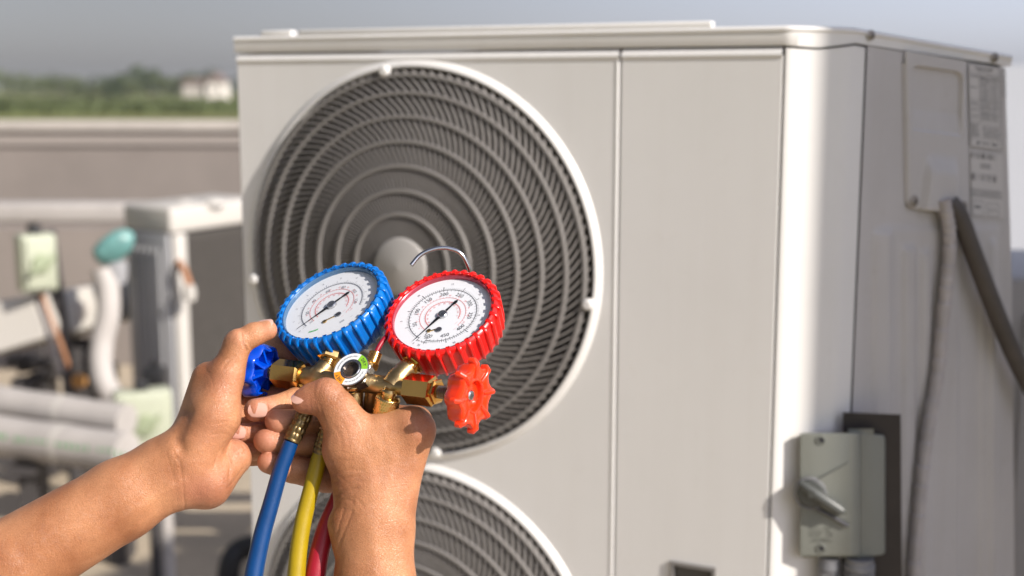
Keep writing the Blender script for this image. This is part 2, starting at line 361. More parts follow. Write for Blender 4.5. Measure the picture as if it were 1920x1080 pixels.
for k in range(5200):                       # distant wood at the horizon that reads as one mass
    x = random.uniform(-330, 420); dd = random.uniform(1000, 1150); y = dd
    hmax = 11+7*noise.noise(Vector((x*.012, 3, 1)))+4*noise.noise(Vector((x*.05, 9, 1)))
    p = Vector((x, y, ZF+random.uniform(0, 1)**.7*hmax)); a = Vector((random.gauss(0, .6), -1, random.gauss(0, .6))).normalized(); q = a.orthogonal().normalized(); e = a.cross(q); l = random.uniform(1.5, 3.5)
    b.add([p-q*l, p+e*l, p+q*l, p-e*l], [(0, 1, 2, 3)])
tag(b.build('woodland', 'far_leaf', smooth=False), 'hazy grey green belt of woodland along the horizon', 'woodland', kind='stuff')
b = MB()
for k in range(1500):                       # scrub in the field
    px = random.uniform(-40, 460); yb = random.uniform(186, 216); d = (CAMH-ZF)/((yb-165.)/F); p = at(px, yb, d); p.z = ZF+random.uniform(0, .9)
    l = random.uniform(.3, .9); a = Vector((random.gauss(0, .4), -1, random.gauss(0, .4))).normalized(); q = a.orthogonal().normalized(); e = a.cross(q)
    b.add([p-q*l*1.6, p+e*l, p+q*l*1.6, p-e*l], [(0, 1, 2, 3)])
tag(b.build('field_scrub', 'leaf_b', smooth=False), 'low scrub growing across the green field', 'scrub', kind='stuff')
# far white house
d = 420.; hb = at(400, 186, d); hb.z = ZF
hs_ = empty('house', hb, 'small white house with a dull red roof beyond the field', 'house')
b = MB(); b.box(hb+Vector((1.6, 0, 3.0)), (3.0, 0, 0), (0, 3.5, 0), (0, 0, 3.0)); b.build('wall', 'house_white', hs_)
b = MB(); b.prism([hb+Vector((-2.0, -4.1, 6.02)), hb+Vector((5.2, -4.1, 6.02)), hb+Vector((1.6, -4.1, 9.0))], (0, 8.2, 0)); b.build('roof', 'tile_red', hs_)
b = MB(); b.box(hb+Vector((-5.5, .4, 2.6)), (4.0, 0, 0), (0, 2.5, 0), (0, 0, 2.6)); b.build('side_wing', 'coping', hs_)
b = MB(); b.prism([hb+Vector((-10.0, -2.6, 5.22)), hb+Vector((-1.6, -2.6, 5.22)), hb+Vector((-3.2, -2.6, 7.2)), hb+Vector((-8.4, -2.6, 7.2))], (0, 5.6, 0)); b.build('wing_roof', 'tile_red', hs_)
for x in (.2, 2.9):
    b = MB(); b.box(hb+Vector((x, -3.52, 3.4)), (.5, 0, 0), (0, .04, 0), (0, 0, .7)); b.build('window', 'window_dark', hs_)

# ---- rooftop equipment at the left (out of focus)
def screen_tube(name, pts, rpx, m, parent, label=None, cat=None, n=14, group=None, sm=6):
    """pts: (px, py, depth); rpx radius in picture pixels"""
    b = MB(); q = catmull([at(*p) for p in pts], sm)
    dm = sum(p[2] for p in pts)/len(pts)
    b.tube(q, rpx/F*dm, n=n); o = b.build(name, m, parent)
    if label: tag(o, label, cat, group)
    return o
# duct running along the parapet
o = MB(); a = at(-60, 397, 6.4); c = at(470, 397, 6.4); c.z = a.z
o.box((a+c)/2, (c-a)/2, (0, .10, 0), (0, 0, .048), bev=.02); duct = o.build('cable_duct', 'insulation_wrap')
tag(duct, 'long pale horizontal duct running in front of the parapet wall', 'duct')
for px in (60, 330):
    p = at(px, 400, 6.4); b = MB(); b.box((p.x, p.y, (a.z-.05)/2), (.02, 0, 0), (0, .02, 0), (0, 0, (a.z-.05)/2)); b.build('support_post', 'dark_steel', duct)
b = MB(); lw = on_plane(0, 425, Vector((0, 7.4, 0)), Vector((0, 1, 0))).z
b.box((-1.2, 7.4, lw/2), (2.6, 0, 0), (0, .08, 0), (0, 0, lw/2)); tag(b.build('low_wall', 'parapet_plaster'), 'low brown wall behind the pale duct at the left', 'wall')
# second outdoor unit (its corner towards us)
d = 4.9; cn = at(326, 560, d); cn.z = 0
LX = (at(250, 560, 5.06)-at(326, 560, d)); LX.z = 0; RX = (at(480, 560, 5.35)-at(326, 560, d)); RX.z = 0
zt2 = atz(0, 0, 0); top = at(326, 436, d).z; bot = .12
su = empty('small_outdoor_unit', (cn.x, cn.y, bot), 'smaller pale outdoor unit with a dark coil side, blurred behind the large one', 'air conditioner')
b = MB(); b.prism([cn+Vector((0, 0, bot)), cn+LX+Vector((0, 0, bot)), cn+LX+RX+Vector((0, 0, bot)), cn+RX+Vector((0, 0, bot))], (0, 0, top-bot)); b.build('body', 'coil_dark', su)
nl = Vector((LX.y, -LX.x, 0)).normalized();  nl = nl if nl.y < 0 else -nl
nr = Vector((RX.y, -RX.x, 0)).normalized(); nr = nr if nr.y < 0 else -nr
mat('panel_grey', (.34, .34, .35), .5); mat('corner_white', (.50, .475, .435), .45); mat('coil_brown', (.062, .055, .048), .7, noise_scale=30, noise_amt=.15)
b = MB(); q = LX.normalized()
b.box(cn+LX*.5+nl*.012+Vector((0, 0, (top+bot)/2)), LX*.5, nl*.01, Vector((0, 0, (top-bot)/2)), bev=.006)
for k in range(5): b.box(cn+LX*(.2+.14*k)+nl*.026+Vector((0, 0, (top+bot)/2)), q*.006, nl*.005, Vector((0, 0, (top-bot)/2-.06)))
b.build('side_panel', 'panel_grey', su)
b = MB(); b.box(cn+RX.normalized()*.028+nr*.012+Vector((0, 0, (top+bot)/2)), RX.normalized()*.034, nr*.014, Vector((0, 0, (top-bot)/2-.002)), bev=.012); b.build('corner_post', 'corner_white', su)
b = MB(); rn = RX.normalized(); L = RX.length
b.box(cn+rn*(L/2+.03)+nr*.004+Vector((0, 0, (top+bot)/2)), rn*(L/2-.035), nr*.006, Vector((0, 0, (top-bot)/2-.01)))
for k in range(60): b.box(cn+rn*(L/2+.03)+nr*.013+Vector((0, 0, bot+.03+k*(top-bot-.06)/59)), rn*(L/2-.04), nr*.003, Vector((0, 0, .0022)))
b.build('coil_fins', 'coil_brown', su)
b = MB(); cc = cn+LX*.5+RX*.5+Vector((0, 0, top+.05)); ht = (at(326, 386, d).z-top)/2
b.box(cc+Vector((0, 0, ht-.05)), LX*.5+LX.normalized()*.02, RX*.5+rn*.02, Vector((0, 0, ht)), bev=.015); b.build('lid', 'corner_white', su)
for (x, y, w) in ((345, 378, 24), (400, 376, 26)):
    b = MB(); p = at(x, y, 5.05); b.lathe(p+Vector((0, 0, -.015)), (0, 0, 1), [(.05, 0), (.045, .012), (.025, .022), (0, .026)], n=20); b.build('lid_boss', 'corner_white', su)
screen_tube('sensor_wire', [(335, 492, 4.86), (344, 505, 4.83), (350, 520, 4.83), (355, 535, 4.83)], 7, 'wire_brown', su)
b = MB(); p = at(355, 548, 4.83); b.lathe(p+Vector((0, 0, -.035)), (0, 0, 1), [(.0, 0), (.022, .004), (.026, .03), (.022, .06), (0, .066)], n=16); b.build('sensor_bulb', 'corner_white', su)
# isolator switch on its dark post
d = 4.9; q = at(100, 560, d+.06)
sp = empty('switch_post', (q.x, q.y, 0), 'dark thin steel post behind the upper pale green switch', 'post')
b = MB(); b.prism([at(82, 432, d+.07), at(100, 432, d+.07), at(140, 730, d+.07), at(118, 730, d+.07)], (0, .03, 0)); b.build('upright', 'dark_steel', sp)
b = MB(); b.tube([at(128, 700, d+.09), Vector((at(128, 700, d+.09).x, q.y, .0))], .025, n=10); b.build('foot_bar', 'dark_steel', sp)
def green_switch(px, py, w, h, d, label, rot, handle=True):
    p = at(px, py, d); s = d/F; t = empty('isolator_switch', p, label, 'switch')
    Rz = Matrix.Rotation(rot, 3, 'Z'); ex = Rz @ Vector((1, 0, 0)); ey = Rz @ Vector((0, 1, 0)); ez = Vector((0, 0, 1))
    b = MB(); b.box(p, ex*w*s/2, ey*.045, ez*h*s/2, bev=.012); b.build('housing', 'box_green', t)
    b = MB(); b.box(p-ey*.05, ex*w*s*.40, ey*.008, ez*h*s*.44, bev=.006); b.build('cover', 'box_green', t)
    if handle:
        b = MB(); b.lathe(p-ey*.058, -ey, [(.035*1.1, 0), (.032, .015), (.0, .018)], n=20); b.box(p-ey*.08+ez*.0, ex*.05+ez*.03, ey*.01, ez*.012, bev=.004); b.build('rotary_handle', 'box_green_dark', t)
    b = MB(); b.box(p+ez*(h*s/2+.016), ex*.022, ey*.02, ez*.016, bev=.004); b.build('cable_gland', 'black_plastic', t)
    return t
green_switch(68, 492, 66, 108, 4.85, 'upper pale green isolator switch mounted on the dark post', R(38))
green_switch(268, 790, 104, 122, 4.5, 'lower pale green isolator switch above the thick white pipes', R(24))
b = MB(); p = at(290, 706, 4.62); b.box(p, (.036, 0, 0), (0, .03, 0), (0, 0, .034), bev=.006); b.box(p+Vector((.0, 0, .04)), (.012, 0, 0), (0, .012, 0), (0, 0, .02)); tag(b.build('junction_box', 'black_plastic'), 'small black junction box at the foot of the small unit', 'junction box')
for (pts, r, l) in (([(78, 548, 4.88), (92, 590, 4.88), (112, 640, 4.88), (130, 690, 4.9)], 4.5, 'thin brown cable hanging below the upper green switch'), ([(64, 548, 4.92), (84, 600, 4.92), (100, 655, 4.92), (116, 700, 4.95)], 5, 'thin grey cable left of the brown cable')):
    tag(screen_tube('cable', pts, r, 'wire_brown' if r == 4.5 else 'conduit_wrap', None), l, 'cable', 'cables under the green switch')
# teal bag over the flexible duct
fd = empty('flexible_duct', at(210, 745, 4.8), 'bent pale flexible duct beside the small unit', 'duct')
screen_tube('hose', [(193, 505, 4.82), (202, 540, 4.82), (203, 590, 4.82), (192, 640, 4.82), (190, 690, 4.8), (205, 735, 4.78), (238, 765, 4.76)], 22, 'insulation_wrap', fd, n=18)
b = MB(); p = at(214, 462, 4.8)
ax = Vector((.75, .1, .5)).normalized()
b.lathe(p-ax*.085, ax, [(0, 0), (.03, .008), (.047, .03), (.052, .08), (.045, .13), (.028, .16), (0, .175)], n=24, mod=lambda r, h, a, j: r*(1+.13*math.sin(3*a+j))); b.build('cap', 'teal_plastic', fd)
b = MB(); p = at(216, 492, 4.83); b.lathe(p, (0.1, 0, -1), [(0, -.02), (.045, 0), (.04, .045), (.026, .085), (0, .09)], n=20); b.build('collar', 'panel_grey', fd)
# white box duct and pipe end
b = MB(); b.prism([at(-60, 575, 4.9), at(60, 556, 4.9), at(84, 610, 4.9), at(80, 636, 4.9), at(-60, 680, 4.9)], (0.25, .5, 0)); bx_ = b.build('duct_box', 'corner_white', bevel=.01)
tag(bx_, 'pale angular sheet duct at the left edge of the picture', 'duct')
b = MB(); p = at(140, 585, 5.1); b.lathe(p+Vector((0, .04, -.01)), (0.1, -1, .25), [(0, .1), (.035, .095), (.05, .075), (.052, 0), (.052, -.3)], n=24); tag(b.build('pipe_stub', 'coping'), 'short round pale pipe end between the post and the flexible duct', 'pipe')
def big_pipe(name, y0, y1, r, d, label, prnt=None):
    a = at(-80, y0, d); c = at(238, y1, d-.25); b = MB(); q = [a+(c-a)*t for t in np.linspace(0, 1, 15)]
    b.tube(q, [r/F*d*(1+.02*math.sin(5*i)) for i in range(15)], n=28); o = b.build(name, 'insulation_wrap'); tag(o, label, 'pipe', 'thick insulated pipes')
    b = MB(); s = (c-a).normalized(); up = s.cross(Vector((0, 1, 0))).normalized(); up = up if up.z > 0 else -up
    if prnt:
        fwd = Vector((0, -1, 0))
        for k in range(26):
            if k % 7 == 6: continue
            pc = a+s*(.12+k*.024)+(fwd*.975+up*.2).normalized()*(r/F*d+.004)
            h_ = random.uniform(.010, .018); w_ = random.uniform(.003, .008)
            b.add([pc-s*w_-up*h_, pc+s*w_-up*h_, pc+s*w_+up*h_, pc-s*w_+up*h_], [(0, 1, 2, 3)])
        tag(b.build('printed_marks', 'print_green', o, smooth=False), kind='stuff')
    for k in (3, 9):
        b = MB(); b.lathe(q[k]-s*.012, s, [(r/F*d*1.03, 0), (r/F*d*1.03, .024)], n=28); b.build('tape_band', 'corner_white', o)
    return o
big_pipe('insulated_pipe', 742, 790, 30, 4.6, 'upper of two thick white insulated pipes at lower left')
big_pipe('insulated_pipe', 806, 850, 37, 4.4, 'lower thick white insulated pipe with green printing', True)
for x in (62, 222):
    p = at(x, 872, 4.35); b = MB(); b.box((p.x, p.y, p.z/2), (.03, 0, 0), (0, .06, 0), (0, 0, p.z/2)); b.box((p.x, p.y, p.z+.01), (.05, 0, 0), (0, .12, 0), (0, 0, .012)); tag(b.build('pipe_support', 'dark_steel'), 'dark steel foot under the pipes, %s' % ('near the left edge of the picture' if x == 62 else 'hidden partly behind the forearm'), 'support', 'pipe supports')
for (x, w, m, l) in ((286, 12, 'dark_steel', 'dark vertical pipe below the lower switch'), (306, 13, 'insulation_wrap', 'pale vertical pipe right beside the dark one')):
    t = at(x, 850, 4.15); g = Vector((t.x, t.y, 0)); b = MB(); b.tube([g, t], w/F*4.15, n=16); tag(b.build('riser_pipe', m), l, 'pipe')
for i, (px, py, w, l) in enumerate(((150, 700, 90, 'dark heap of fittings below the post'), (60, 712, 80, 'dark heap of fittings beside the left edge'))):
    p = at(px, py, 5.2); b = MB(); random.seed(i)
    for k in range(7): b.box(p+Vector((random.uniform(-.09, .09), random.uniform(0, .15), random.uniform(-.05, .07))), (random.uniform(.02, .06), .01, 0), (-.005, .04, 0), (0, 0, random.uniform(.015, .05)), bev=.004)
    b.box((p.x, p.y+.1, p.z/2), (.05, 0, 0), (0, .05, 0), (0, 0, p.z/2)); tag(b.build('pump_block', 'dark_steel'), l, 'fitting')
b = MB(); p = at(150, 715, 5.0); b.lathe(p, (.2, -1, .3), [(.028, 0), (.03, .03), (.012, .04), (0, .04)], n=18); tag(b.build('rusty_valve', 'orange_rust'), 'small rusty orange valve among the dark fittings', 'valve')
b = MB(); p = at(455, 1050, 3.9); b.tube(catmull([Vector((p.x-.05, p.y, .0)), p+Vector((-.04, 0, -.02)), p+Vector((0, .02, .03)), p+Vector((.08, 0, .02)), Vector((p.x+.12, p.y, 0))], 6), .035, n=12); tag(b.build('loose_hose', 'black_plastic'), 'loop of black hose lying on the roof behind the hoses', 'hose')

# even haze over the plain
hz = bpy.data.materials.new('haze_air'); hz.use_nodes = True; t = hz.node_tree; t.nodes.clear()
o_ = t.nodes.new('ShaderNodeOutputMaterial'); pv = t.nodes.new('ShaderNodeVolumePrincipled'); pv.inputs['Color'].default_value = (.86, .89, .93, 1); pv.inputs['Density'].default_value = .00022; pv.inputs['Anisotropy'].default_value = .2
t.links.new(pv.outputs[0], o_.inputs['Volume']); MAT['haze_air'] = hz
b = MB(); b.box((0, 1790, 7), (2650, 0, 0), (0, 2240, 0), (0, 0, 13)); tag(b.build('haze', 'haze_air', smooth=False), 'thin pale haze lying over the far fields', 'haze', kind='stuff')

# ------------------------------------------------------------------ the large outdoor unit
FC = Vector((-.10568, 1.54228, 0)); A25 = R(25)
EX = Vector((math.cos(A25), -math.sin(A25), 0)); EY = Vector((math.sin(A25), math.cos(A25), 0)); EZ = Vector((0, 0, 1)); NF = -EY
def FP(u, z, out=0): return FC+EX*u+EZ*z+NF*out
UL, US, UR = -.270, .2485, .430; ZT, ZG, ZB = 1.664, 1.637, .56
UF, RF = -.0145, .243; ZC = (1.388, .893)
unit = empty('outdoor_unit', FP(.08, ZB), 'large cream outdoor air conditioner unit with two round fan grilles', 'air conditioner')
# footprint path: front edge, rounded corner, side
# the corner: a quick bend, a broad flat strip, then a soft bend into the side
_hd = lambda t: R(-25+33*min(1, t/.12)) if t < .80 else R(8+17*(t-.80)/.20)
_arc = [(FP(UR, 0), NF.copy())]
for _i in range(200):
    _t = (_i+.5)/200; _a = _hd(_t); _arc.append((_arc[-1][0]+Vector((math.cos(_a), math.sin(_a), 0))*.078/200, Vector((math.sin(_hd((_i+1)/200)), -math.cos(_hd((_i+1)/200)), 0))))
def arc(t):                      # t 0..1 over 50 degrees
    p, n = _arc[int(round(t*200))]; return p.copy(), n.copy()
SP, NS = arc(1.0); SD = Vector((math.cos(A25), math.sin(A25), 0))
def side(px, py, out=0): return on_plane(px, py, SP, NS)+NS*out
def xr(y): return float(np.interp(y, [60, 120, 520, 1080, 1300], [1881, 1884, 1897, 1903, 1908]))
BACK = side(1884, 120); SLEN = (BACK-SP).dot(SD)
def zs(px, py): return side(px, py).z
# inner carcass (dark, seen only in the gaps)
foot = [FP(UL+.004, 0, -.006), FP(UR, 0, -.006)]+[arc(t)[0]-arc(t)[1]*.006 for t in np.linspace(.1, .95, 8)]+[SP-NS*.006, SP+SD*(SLEN-.003)-NS*.006]
bk = [SP+SD*SLEN-NS*.33, FP(UL+.004, 0, -.36)]
b = MB(); pts = foot+bk
# carcass without the front wall (fans look in), so only right chamber, back and side walls
def wall(b, p, q, z0, z1a, z1b, mi=None): b.add([Vector((p.x, p.y, z0)), Vector((q.x, q.y, z0)), Vector((q.x, q.y, z1b)), Vector((p.x, p.y, z1a))], [(0, 1, 2, 3)], mi)
zl = zs(1880, 112)
wall(b, FP(US-.001, 0, -.006), foot[1], ZB, ZG, ZG)
for i in range(1, len(foot)-1):
    z0 = ZG if i < 3 else ZG+(zl-ZG)*min(1, max(0, (foot[i]-foot[1]).dot(SD)/(SLEN+.06)))
    z1 = ZG+(zl-ZG)*min(1, max(0, (foot[i+1]-foot[1]).dot(SD)/(SLEN+.06)))
    wall(b, foot[i], foot[i+1], ZB, z0, z1)
wall(b, foot[-1], bk[0], ZB, zl, zl); wall(b, bk[0], bk[1], ZB, zl, ZG); wall(b, bk[1], foot[0], ZB, ZG, ZG)
wall(b, FP(US+.003, 0, -.007), FP(US+.003, 0, -.30), ZB, ZG, ZG)
b.build('inner_frame', 'casing_dark_gap', unit, smooth=False)
# fan panel with its two round openings
def ray_rect(a, x0, x1, z0, z1):
    c, s = math.cos(a), math.sin(a); t = 1e9
    if c > 1e-9: t = min(t, x1/c)
    if c < -1e-9: t = min(t, x0/c)
    if s > 1e-9: t = min(t, z1/s)
    if s < -1e-9: t = min(t, z0/s)
    return c*t, s*t
b = MB(); zmid = (ZC[0]+ZC[1])/2
for (zc, z0, z1) in ((ZC[0], zmid, ZG-.003), (ZC[1], ZB, zmid)):
    x0, x1 = UL-UF, US-UF-.0012; n = 144; angs = [2*math.pi*k/n for k in range(n)]
    for (cx, cz) in ((x0, z0-zc), (x1, z0-zc), (x1, z1-zc), (x0, z1-zc)): angs.append(math.atan2(cz, cx) % (2*math.pi))
    angs = sorted(set(angs)); m = len(angs); vs_ = []
    for a in angs:
        x, z = ray_rect(a, x0, x1, z0-zc, z1-zc); r0 = RF-.004
        vs_ += [FP(UF+math.cos(a)*r0, zc+math.sin(a)*r0), FP(UF+x*.999, zc+z)]
    b.add(vs_, [(2*i, 2*i+1, 2*((i+1) % m)+1, 2*((i+1) % m)) for i in range(m)])
# folded edges
for (u, s_) in ((UL, -1), (US-.0012, 1)):
    q = [FP(u, ZB), FP(u+s_*.0006, ZB, -.001), FP(u+s_*.001, ZB, -.004), FP(u+s_*.001, ZB, -.02)]
    if s_ < 0: q[-1] = FP(u-.001, ZB, -.34)
    else: q = [FP(u-.006, ZB), FP(u-.0035, ZB, .0006), FP(u-.001, ZB, .0008), FP(u+.0010, ZB, -.0012), FP(u+.001, ZB, -.02)]
    for i in range(len(q)-1): b.add([q[i], q[i+1], q[i+1]+EZ*(ZG-.003-ZB), q[i]+EZ*(ZG-.003-ZB)], [(0, 1, 2, 3)])
q = [(-.004, .0), (-.002, .0014), (.0, .0021), (.0035, .0008), (.0070, -.0024), (.0085, -.006), (.0085, -.012)]
for i in range(6): b.add([FP(UL, ZG-.003+q[i][0], q[i][1]), FP(US-.001, ZG-.003+q[i][0], q[i][1]), FP(US-.001, ZG-.003+q[i+1][0], q[i+1][1]), FP(UL, ZG-.003+q[i+1][0], q[i+1][1])], [(0, 1, 2, 3)])
b.build('fan_panel', 'casing_paint', unit, angle=60)
# service panel (with recessed grip at its foot)
b = MB(); u0, u1 = US+.0022, UR-.0012; z0, z1 = ZB, ZG-.003
gx0, gx1, gz0, gz1 = .318, .372, 1.025, 1.062
us = [u0, gx0, gx1, u1]; zz = [z0, gz0, gz1, z1]
for i in range(3):
    for j in range(3):
        if (i, j) == (1, 1): continue
        b.add([FP(us[i], zz[j]), FP(us[i+1], zz[j]), FP(us[i+1], zz[j+1]), FP(us[i], zz[j+1])], [(0, 1, 2, 3)])
for i in range(6):
    b.add([FP(u0, ZG-.003+q[i][0], q[i][1]), FP(u1, ZG-.003+q[i][0], q[i][1]), FP(u1, ZG-.003+q[i+1][0], q[i+1][1]), FP(u0, ZG-.003+q[i+1][0], q[i+1][1])], [(0, 1, 2, 3)])
    for (u, s_) in ((u0, -1), (u1, 1)):
        if i > 1: continue
        e_ = [(0, 0), (.0006, -.0008), (.0009, -.012)]
        b.add([FP(u+s_*e_[i][0], ZB, e_[i][1]), FP(u+s_*e_[i+1][0], ZB, e_[i+1][1]), FP(u+s_*e_[i+1][0], z1, e_[i+1][1]), FP(u+s_*e_[i][0], z1, e_[i][1])], [(0, 1, 2, 3)])
b.build('service_panel', 'casing_paint', unit, angle=60)
b = MB(); g = [(gx0, gz0), (gx1, gz0), (gx1, gz1), (gx0, gz1)]
vs_ = [FP(u, z, .0) for u, z in g]+[FP(u, z, .003) for u, z in g]+[FP(gx0+.004, gz0+.004, .003), FP(gx1-.004, gz0+.004, .003), FP(gx1-.004, gz1-.004, .003), FP(gx0+.004, gz1-.004, .003)]+[FP(gx0+.004, gz0+.004, -.03), FP(gx1-.004, gz0+.004, -.03), FP(gx1-.004, gz1-.004, -.012), FP(gx0+.004, gz1-.004, -.012)]
fs = []
for k in range(3): fs += [(4*k+i, 4*k+(i+1) % 4, 4*k+4+(i+1) % 4, 4*k+4+i) for i in range(4)]
fs.append((12, 13, 14, 15)); b.add(vs_, fs); b.build('grip_recess', 'guard_ring_plastic', unit, smooth=False)
# lid
def toprow(lo):
    """(xy point, outward normal, z) along the visible lid edge"""
    out = [(FP(UL-.003, 0), NF, ZG+.002 if lo else ZT), (FP(UL+.01, 0), NF, ZG+.002 if lo else ZT), (FP(.2, 0), NF, ZG+.002 if lo else ZT), (FP(UR, 0), NF, ZG+.002 if lo else ZT)]
    zA = ZG+.002 if lo else ZT
    zE = zs(1878, 124) if lo else zs(1880, 103)
    L = SLEN+.009
    zS = zs(1612, 81) if lo else zs(1612, 52)
    for t in np.linspace(.04, 1, 25):
        p, n = arc(t); out.append((p, n, zA+(zS-zA)*(t**1.5)))
    for s in np.linspace(.03, 1, 8): out.append((SP+SD*L*s, NS, zS+(zE-zS)*s))
    return out
lo, hi = toprow(True), toprow(False)
b = MB(); rows = []
for (row, off, dz) in ((lo, -.010, .0055), (lo, .0000, .0045), (lo, .0008, .0055), (hi, .0008, -.0065), (hi, .0022, -.0055), (hi, .0026, -.0035), (hi, .0018, -.0012), (hi, -.001, 0), (hi, -.005, -.0008), (hi, -.009, -.003), (hi, -.014, -.0035)):
    rows.append([Vector((p.x+n.x*off, p.y+n.y*off, z+(dz if i_ < 4 or row is hi else dz*max(0, 1-(i_-3)/12)))) for i_, (p, n, z) in enumerate(row)])
n = len(lo); vs_ = [v for r_ in rows for v in r_]
fs = [(j*n+i, j*n+i+1, (j+1)*n+i+1, (j+1)*n+i) for j in range(len(rows)-1) for i in range(n-1)]
k0 = len(vs_); bl, br = Vector((bk[1].x, bk[1].y, ZT-.0035)), Vector((bk[0].x, bk[0].y, rows[-1][-1].z))
m = (len(rows)-1)*n
for i in range(n):
    t = i/(n-1); vs_.append(bl+(br-bl)*t)
fs += [(m+i, m+i+1, k0+i+1, k0+i) for i in range(n-1)]
k1 = len(vs_)
vs_ += [rows[0][0], rows[3][0], bl, bl-EZ*.03, rows[0][-1], rows[3][-1], br, br-EZ*.03]
fs += [(k1, k1+1, k1+2, k1+3), (k1+4, k1+5, k1+6, k1+7)]
b.add(vs_, fs); b.build('lid', 'casing_paint', unit, angle=50)
# raised lip pieces on the lid, as in the photo
for (ua, ub) in ((-.232, -.186), (-.176, .352)):
    b = MB(); b.box(FP((ua+ub)/2, ZT+.0026, -.006), EX*(ub-ua)/2, EY*.007, EZ*.0040, bev=.002); b.build('lid_lip', 'casing_paint', unit)
def screw(px, py, out, parent, r=.0042, fn=side, nrm=None, m='screw_metal'):
    nrm = nrm or NS; c = fn(px, py, out); b = MB(); b.lathe(c, nrm, [(r*1.5, 0), (r*1.5, .0006), (r, .0010), (r*.95, .0022), (r*.5, .0028), (0, .0028)], n=16)
    e = EZ; s = nrm.cross(e).normalized()
    for (p_, q_) in ((e, s), (s, e)): b.box(c+nrm*.0029, p_*r*.6, q_*r*.12, nrm*.0003, mi=1)
    return b.build('screw', [m, 'print_black'], parent, smooth=False)
screw(1630, 66, .0024, unit, r=.0036); screw(1862, 108, .0024, unit, r=.0036)
# corner cover
b = MB(); ts = list(np.linspace(0, 1, 41)); cols = []
pe = side(1611.5, 400); ext = (pe-SP).dot(SD)
path = [(FP(UR+.0016, 0, -.008), NF), (FP(UR+.0016, 0, -.0018), NF), (FP(UR+.003, 0, 0), NF)]+[arc(t) for t in ts[1:]]+[(SP+SD*(ext-.0015), NS), (SP+SD*(ext-.0004)-NS*.0012, NS), (SP+SD*(ext)-NS*.006, NS)]
def ztop_at(p):
    s = (p-SP).dot(SD)
    if s <= 0:
        t = max(0, min(1, 1+s/.08)); return (ZG-.0005)+.0052*max(0, 1-t/.5)+(zs(1612, 81)-.0025-(ZG-.0005))*t**1.5
    return zs(1612, 81)-.003+(zs(1878, 124)-zs(1612, 81))*s/SLEN
for i in range(len(path)-1):
    (p, _), (p2, _) = path[i], path[i+1]; b.add([Vector((p.x, p.y, ZB)), Vector((p2.x, p2.y, ZB)), Vector((p2.x, p2.y, ztop_at(p2))), Vector((p.x, p.y, ztop_at(p)))], [(0, 1, 2, 3)])
cb = bmesh.new(); b.build('corner_cover', 'casing_paint', unit, angle=60)
# side panel as a pressed sheet
def sm(x, a, c): t = np.clip((x-a)/(c-a), 0, 1); return t*t*(3-2*t)
def side_h(x, y):
    h = 0*x
    def pad(x0, x1, y0, amp, e=5, cr=0): return 2.1*amp*sm(x, x0-e, x0+e)*(1-sm(x, x1-e, x1+e))*sm(y, y0-8, y0+10)
    h = h+pad(1638, 1668, 432, .0016, 7)+pad(1690, 1712, 462, .0018)+pad(1724, 1741, 470, .0018)
    h = h+pad(1652, 1872, 425, .0010, 9)+pad(1796, 1838, 470, -.0016, 5)+pad(1852, 1864, 450, .0016, 4)
    return h
_xa = SP+SD*(ext+.0012)
def side_x(y):           # picture column of the upright seam at picture row y
    out = np.zeros(np.shape(y)) if np.shape(y) else None
    def one(yy):
        lo_, hi_ = .2, 2.5
        for _ in range(30):
            m_ = (lo_+hi_)/2; c_ = RC.transposed() @ (Vector((_xa.x, _xa.y, m_))-Vector((0, 0, CAMH)))
            if 540-c_.y/-c_.z*F > yy: lo_ = m_
            else: hi_ = m_
        return 960+c_.x/-c_.z*F
    return one(float(y))
def sheet(name, m, y0f, y1, xl, xrf, hf, parent, nx, ny, mask=None, base=0):
    v = []; f = []; ys = np.linspace(0, 1, ny); xs = np.linspace(0, 1, nx)
    for t in ys:
        for s in xs:
            yy = y1*t; 
            X_ = None
            x = xl(yy)+(xrf(yy)-xl(yy))*s; yt = y0f(x); y = yt+(y1-yt)*t
            x = xl(y)+(xrf(y)-xl(y))*s
            v.append((x, y))
    v = np.array(v); h = hf(v[:, 0], v[:, 1])
    b = MB(); pts = [side(x, y, hh+base) for (x, y), hh in zip(v, h)]
    for j in range(ny-1):
        for i in range(nx-1):
            ids = (j*nx+i, j*nx+i+1, (j+1)*nx+i+1, (j+1)*nx+i)
            if mask is None or all(mask(*v[k]) for k in ids): f.append(ids)
    b.add(pts, f); return b.build(name, m, parent, angle=40)
lidlow = lambda x: float(np.interp(x, [1600, 1612, 1878, 1900], [79.5, 81.5, 125, 128.5]))+1.5
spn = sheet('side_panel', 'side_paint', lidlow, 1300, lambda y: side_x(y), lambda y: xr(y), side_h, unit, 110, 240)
# back edge flange of the side
b = MB()
for (ya, yb) in ((128, 420), (420, 800), (800, 1300)):
    p, q2 = side(xr(ya), ya), side(xr(yb), yb); b.add([p, q2, q2-NS*.02, p-NS*.02], [(0, 1, 2, 3)])
b.build('rear_flange', 'side_paint', unit, smooth=False)
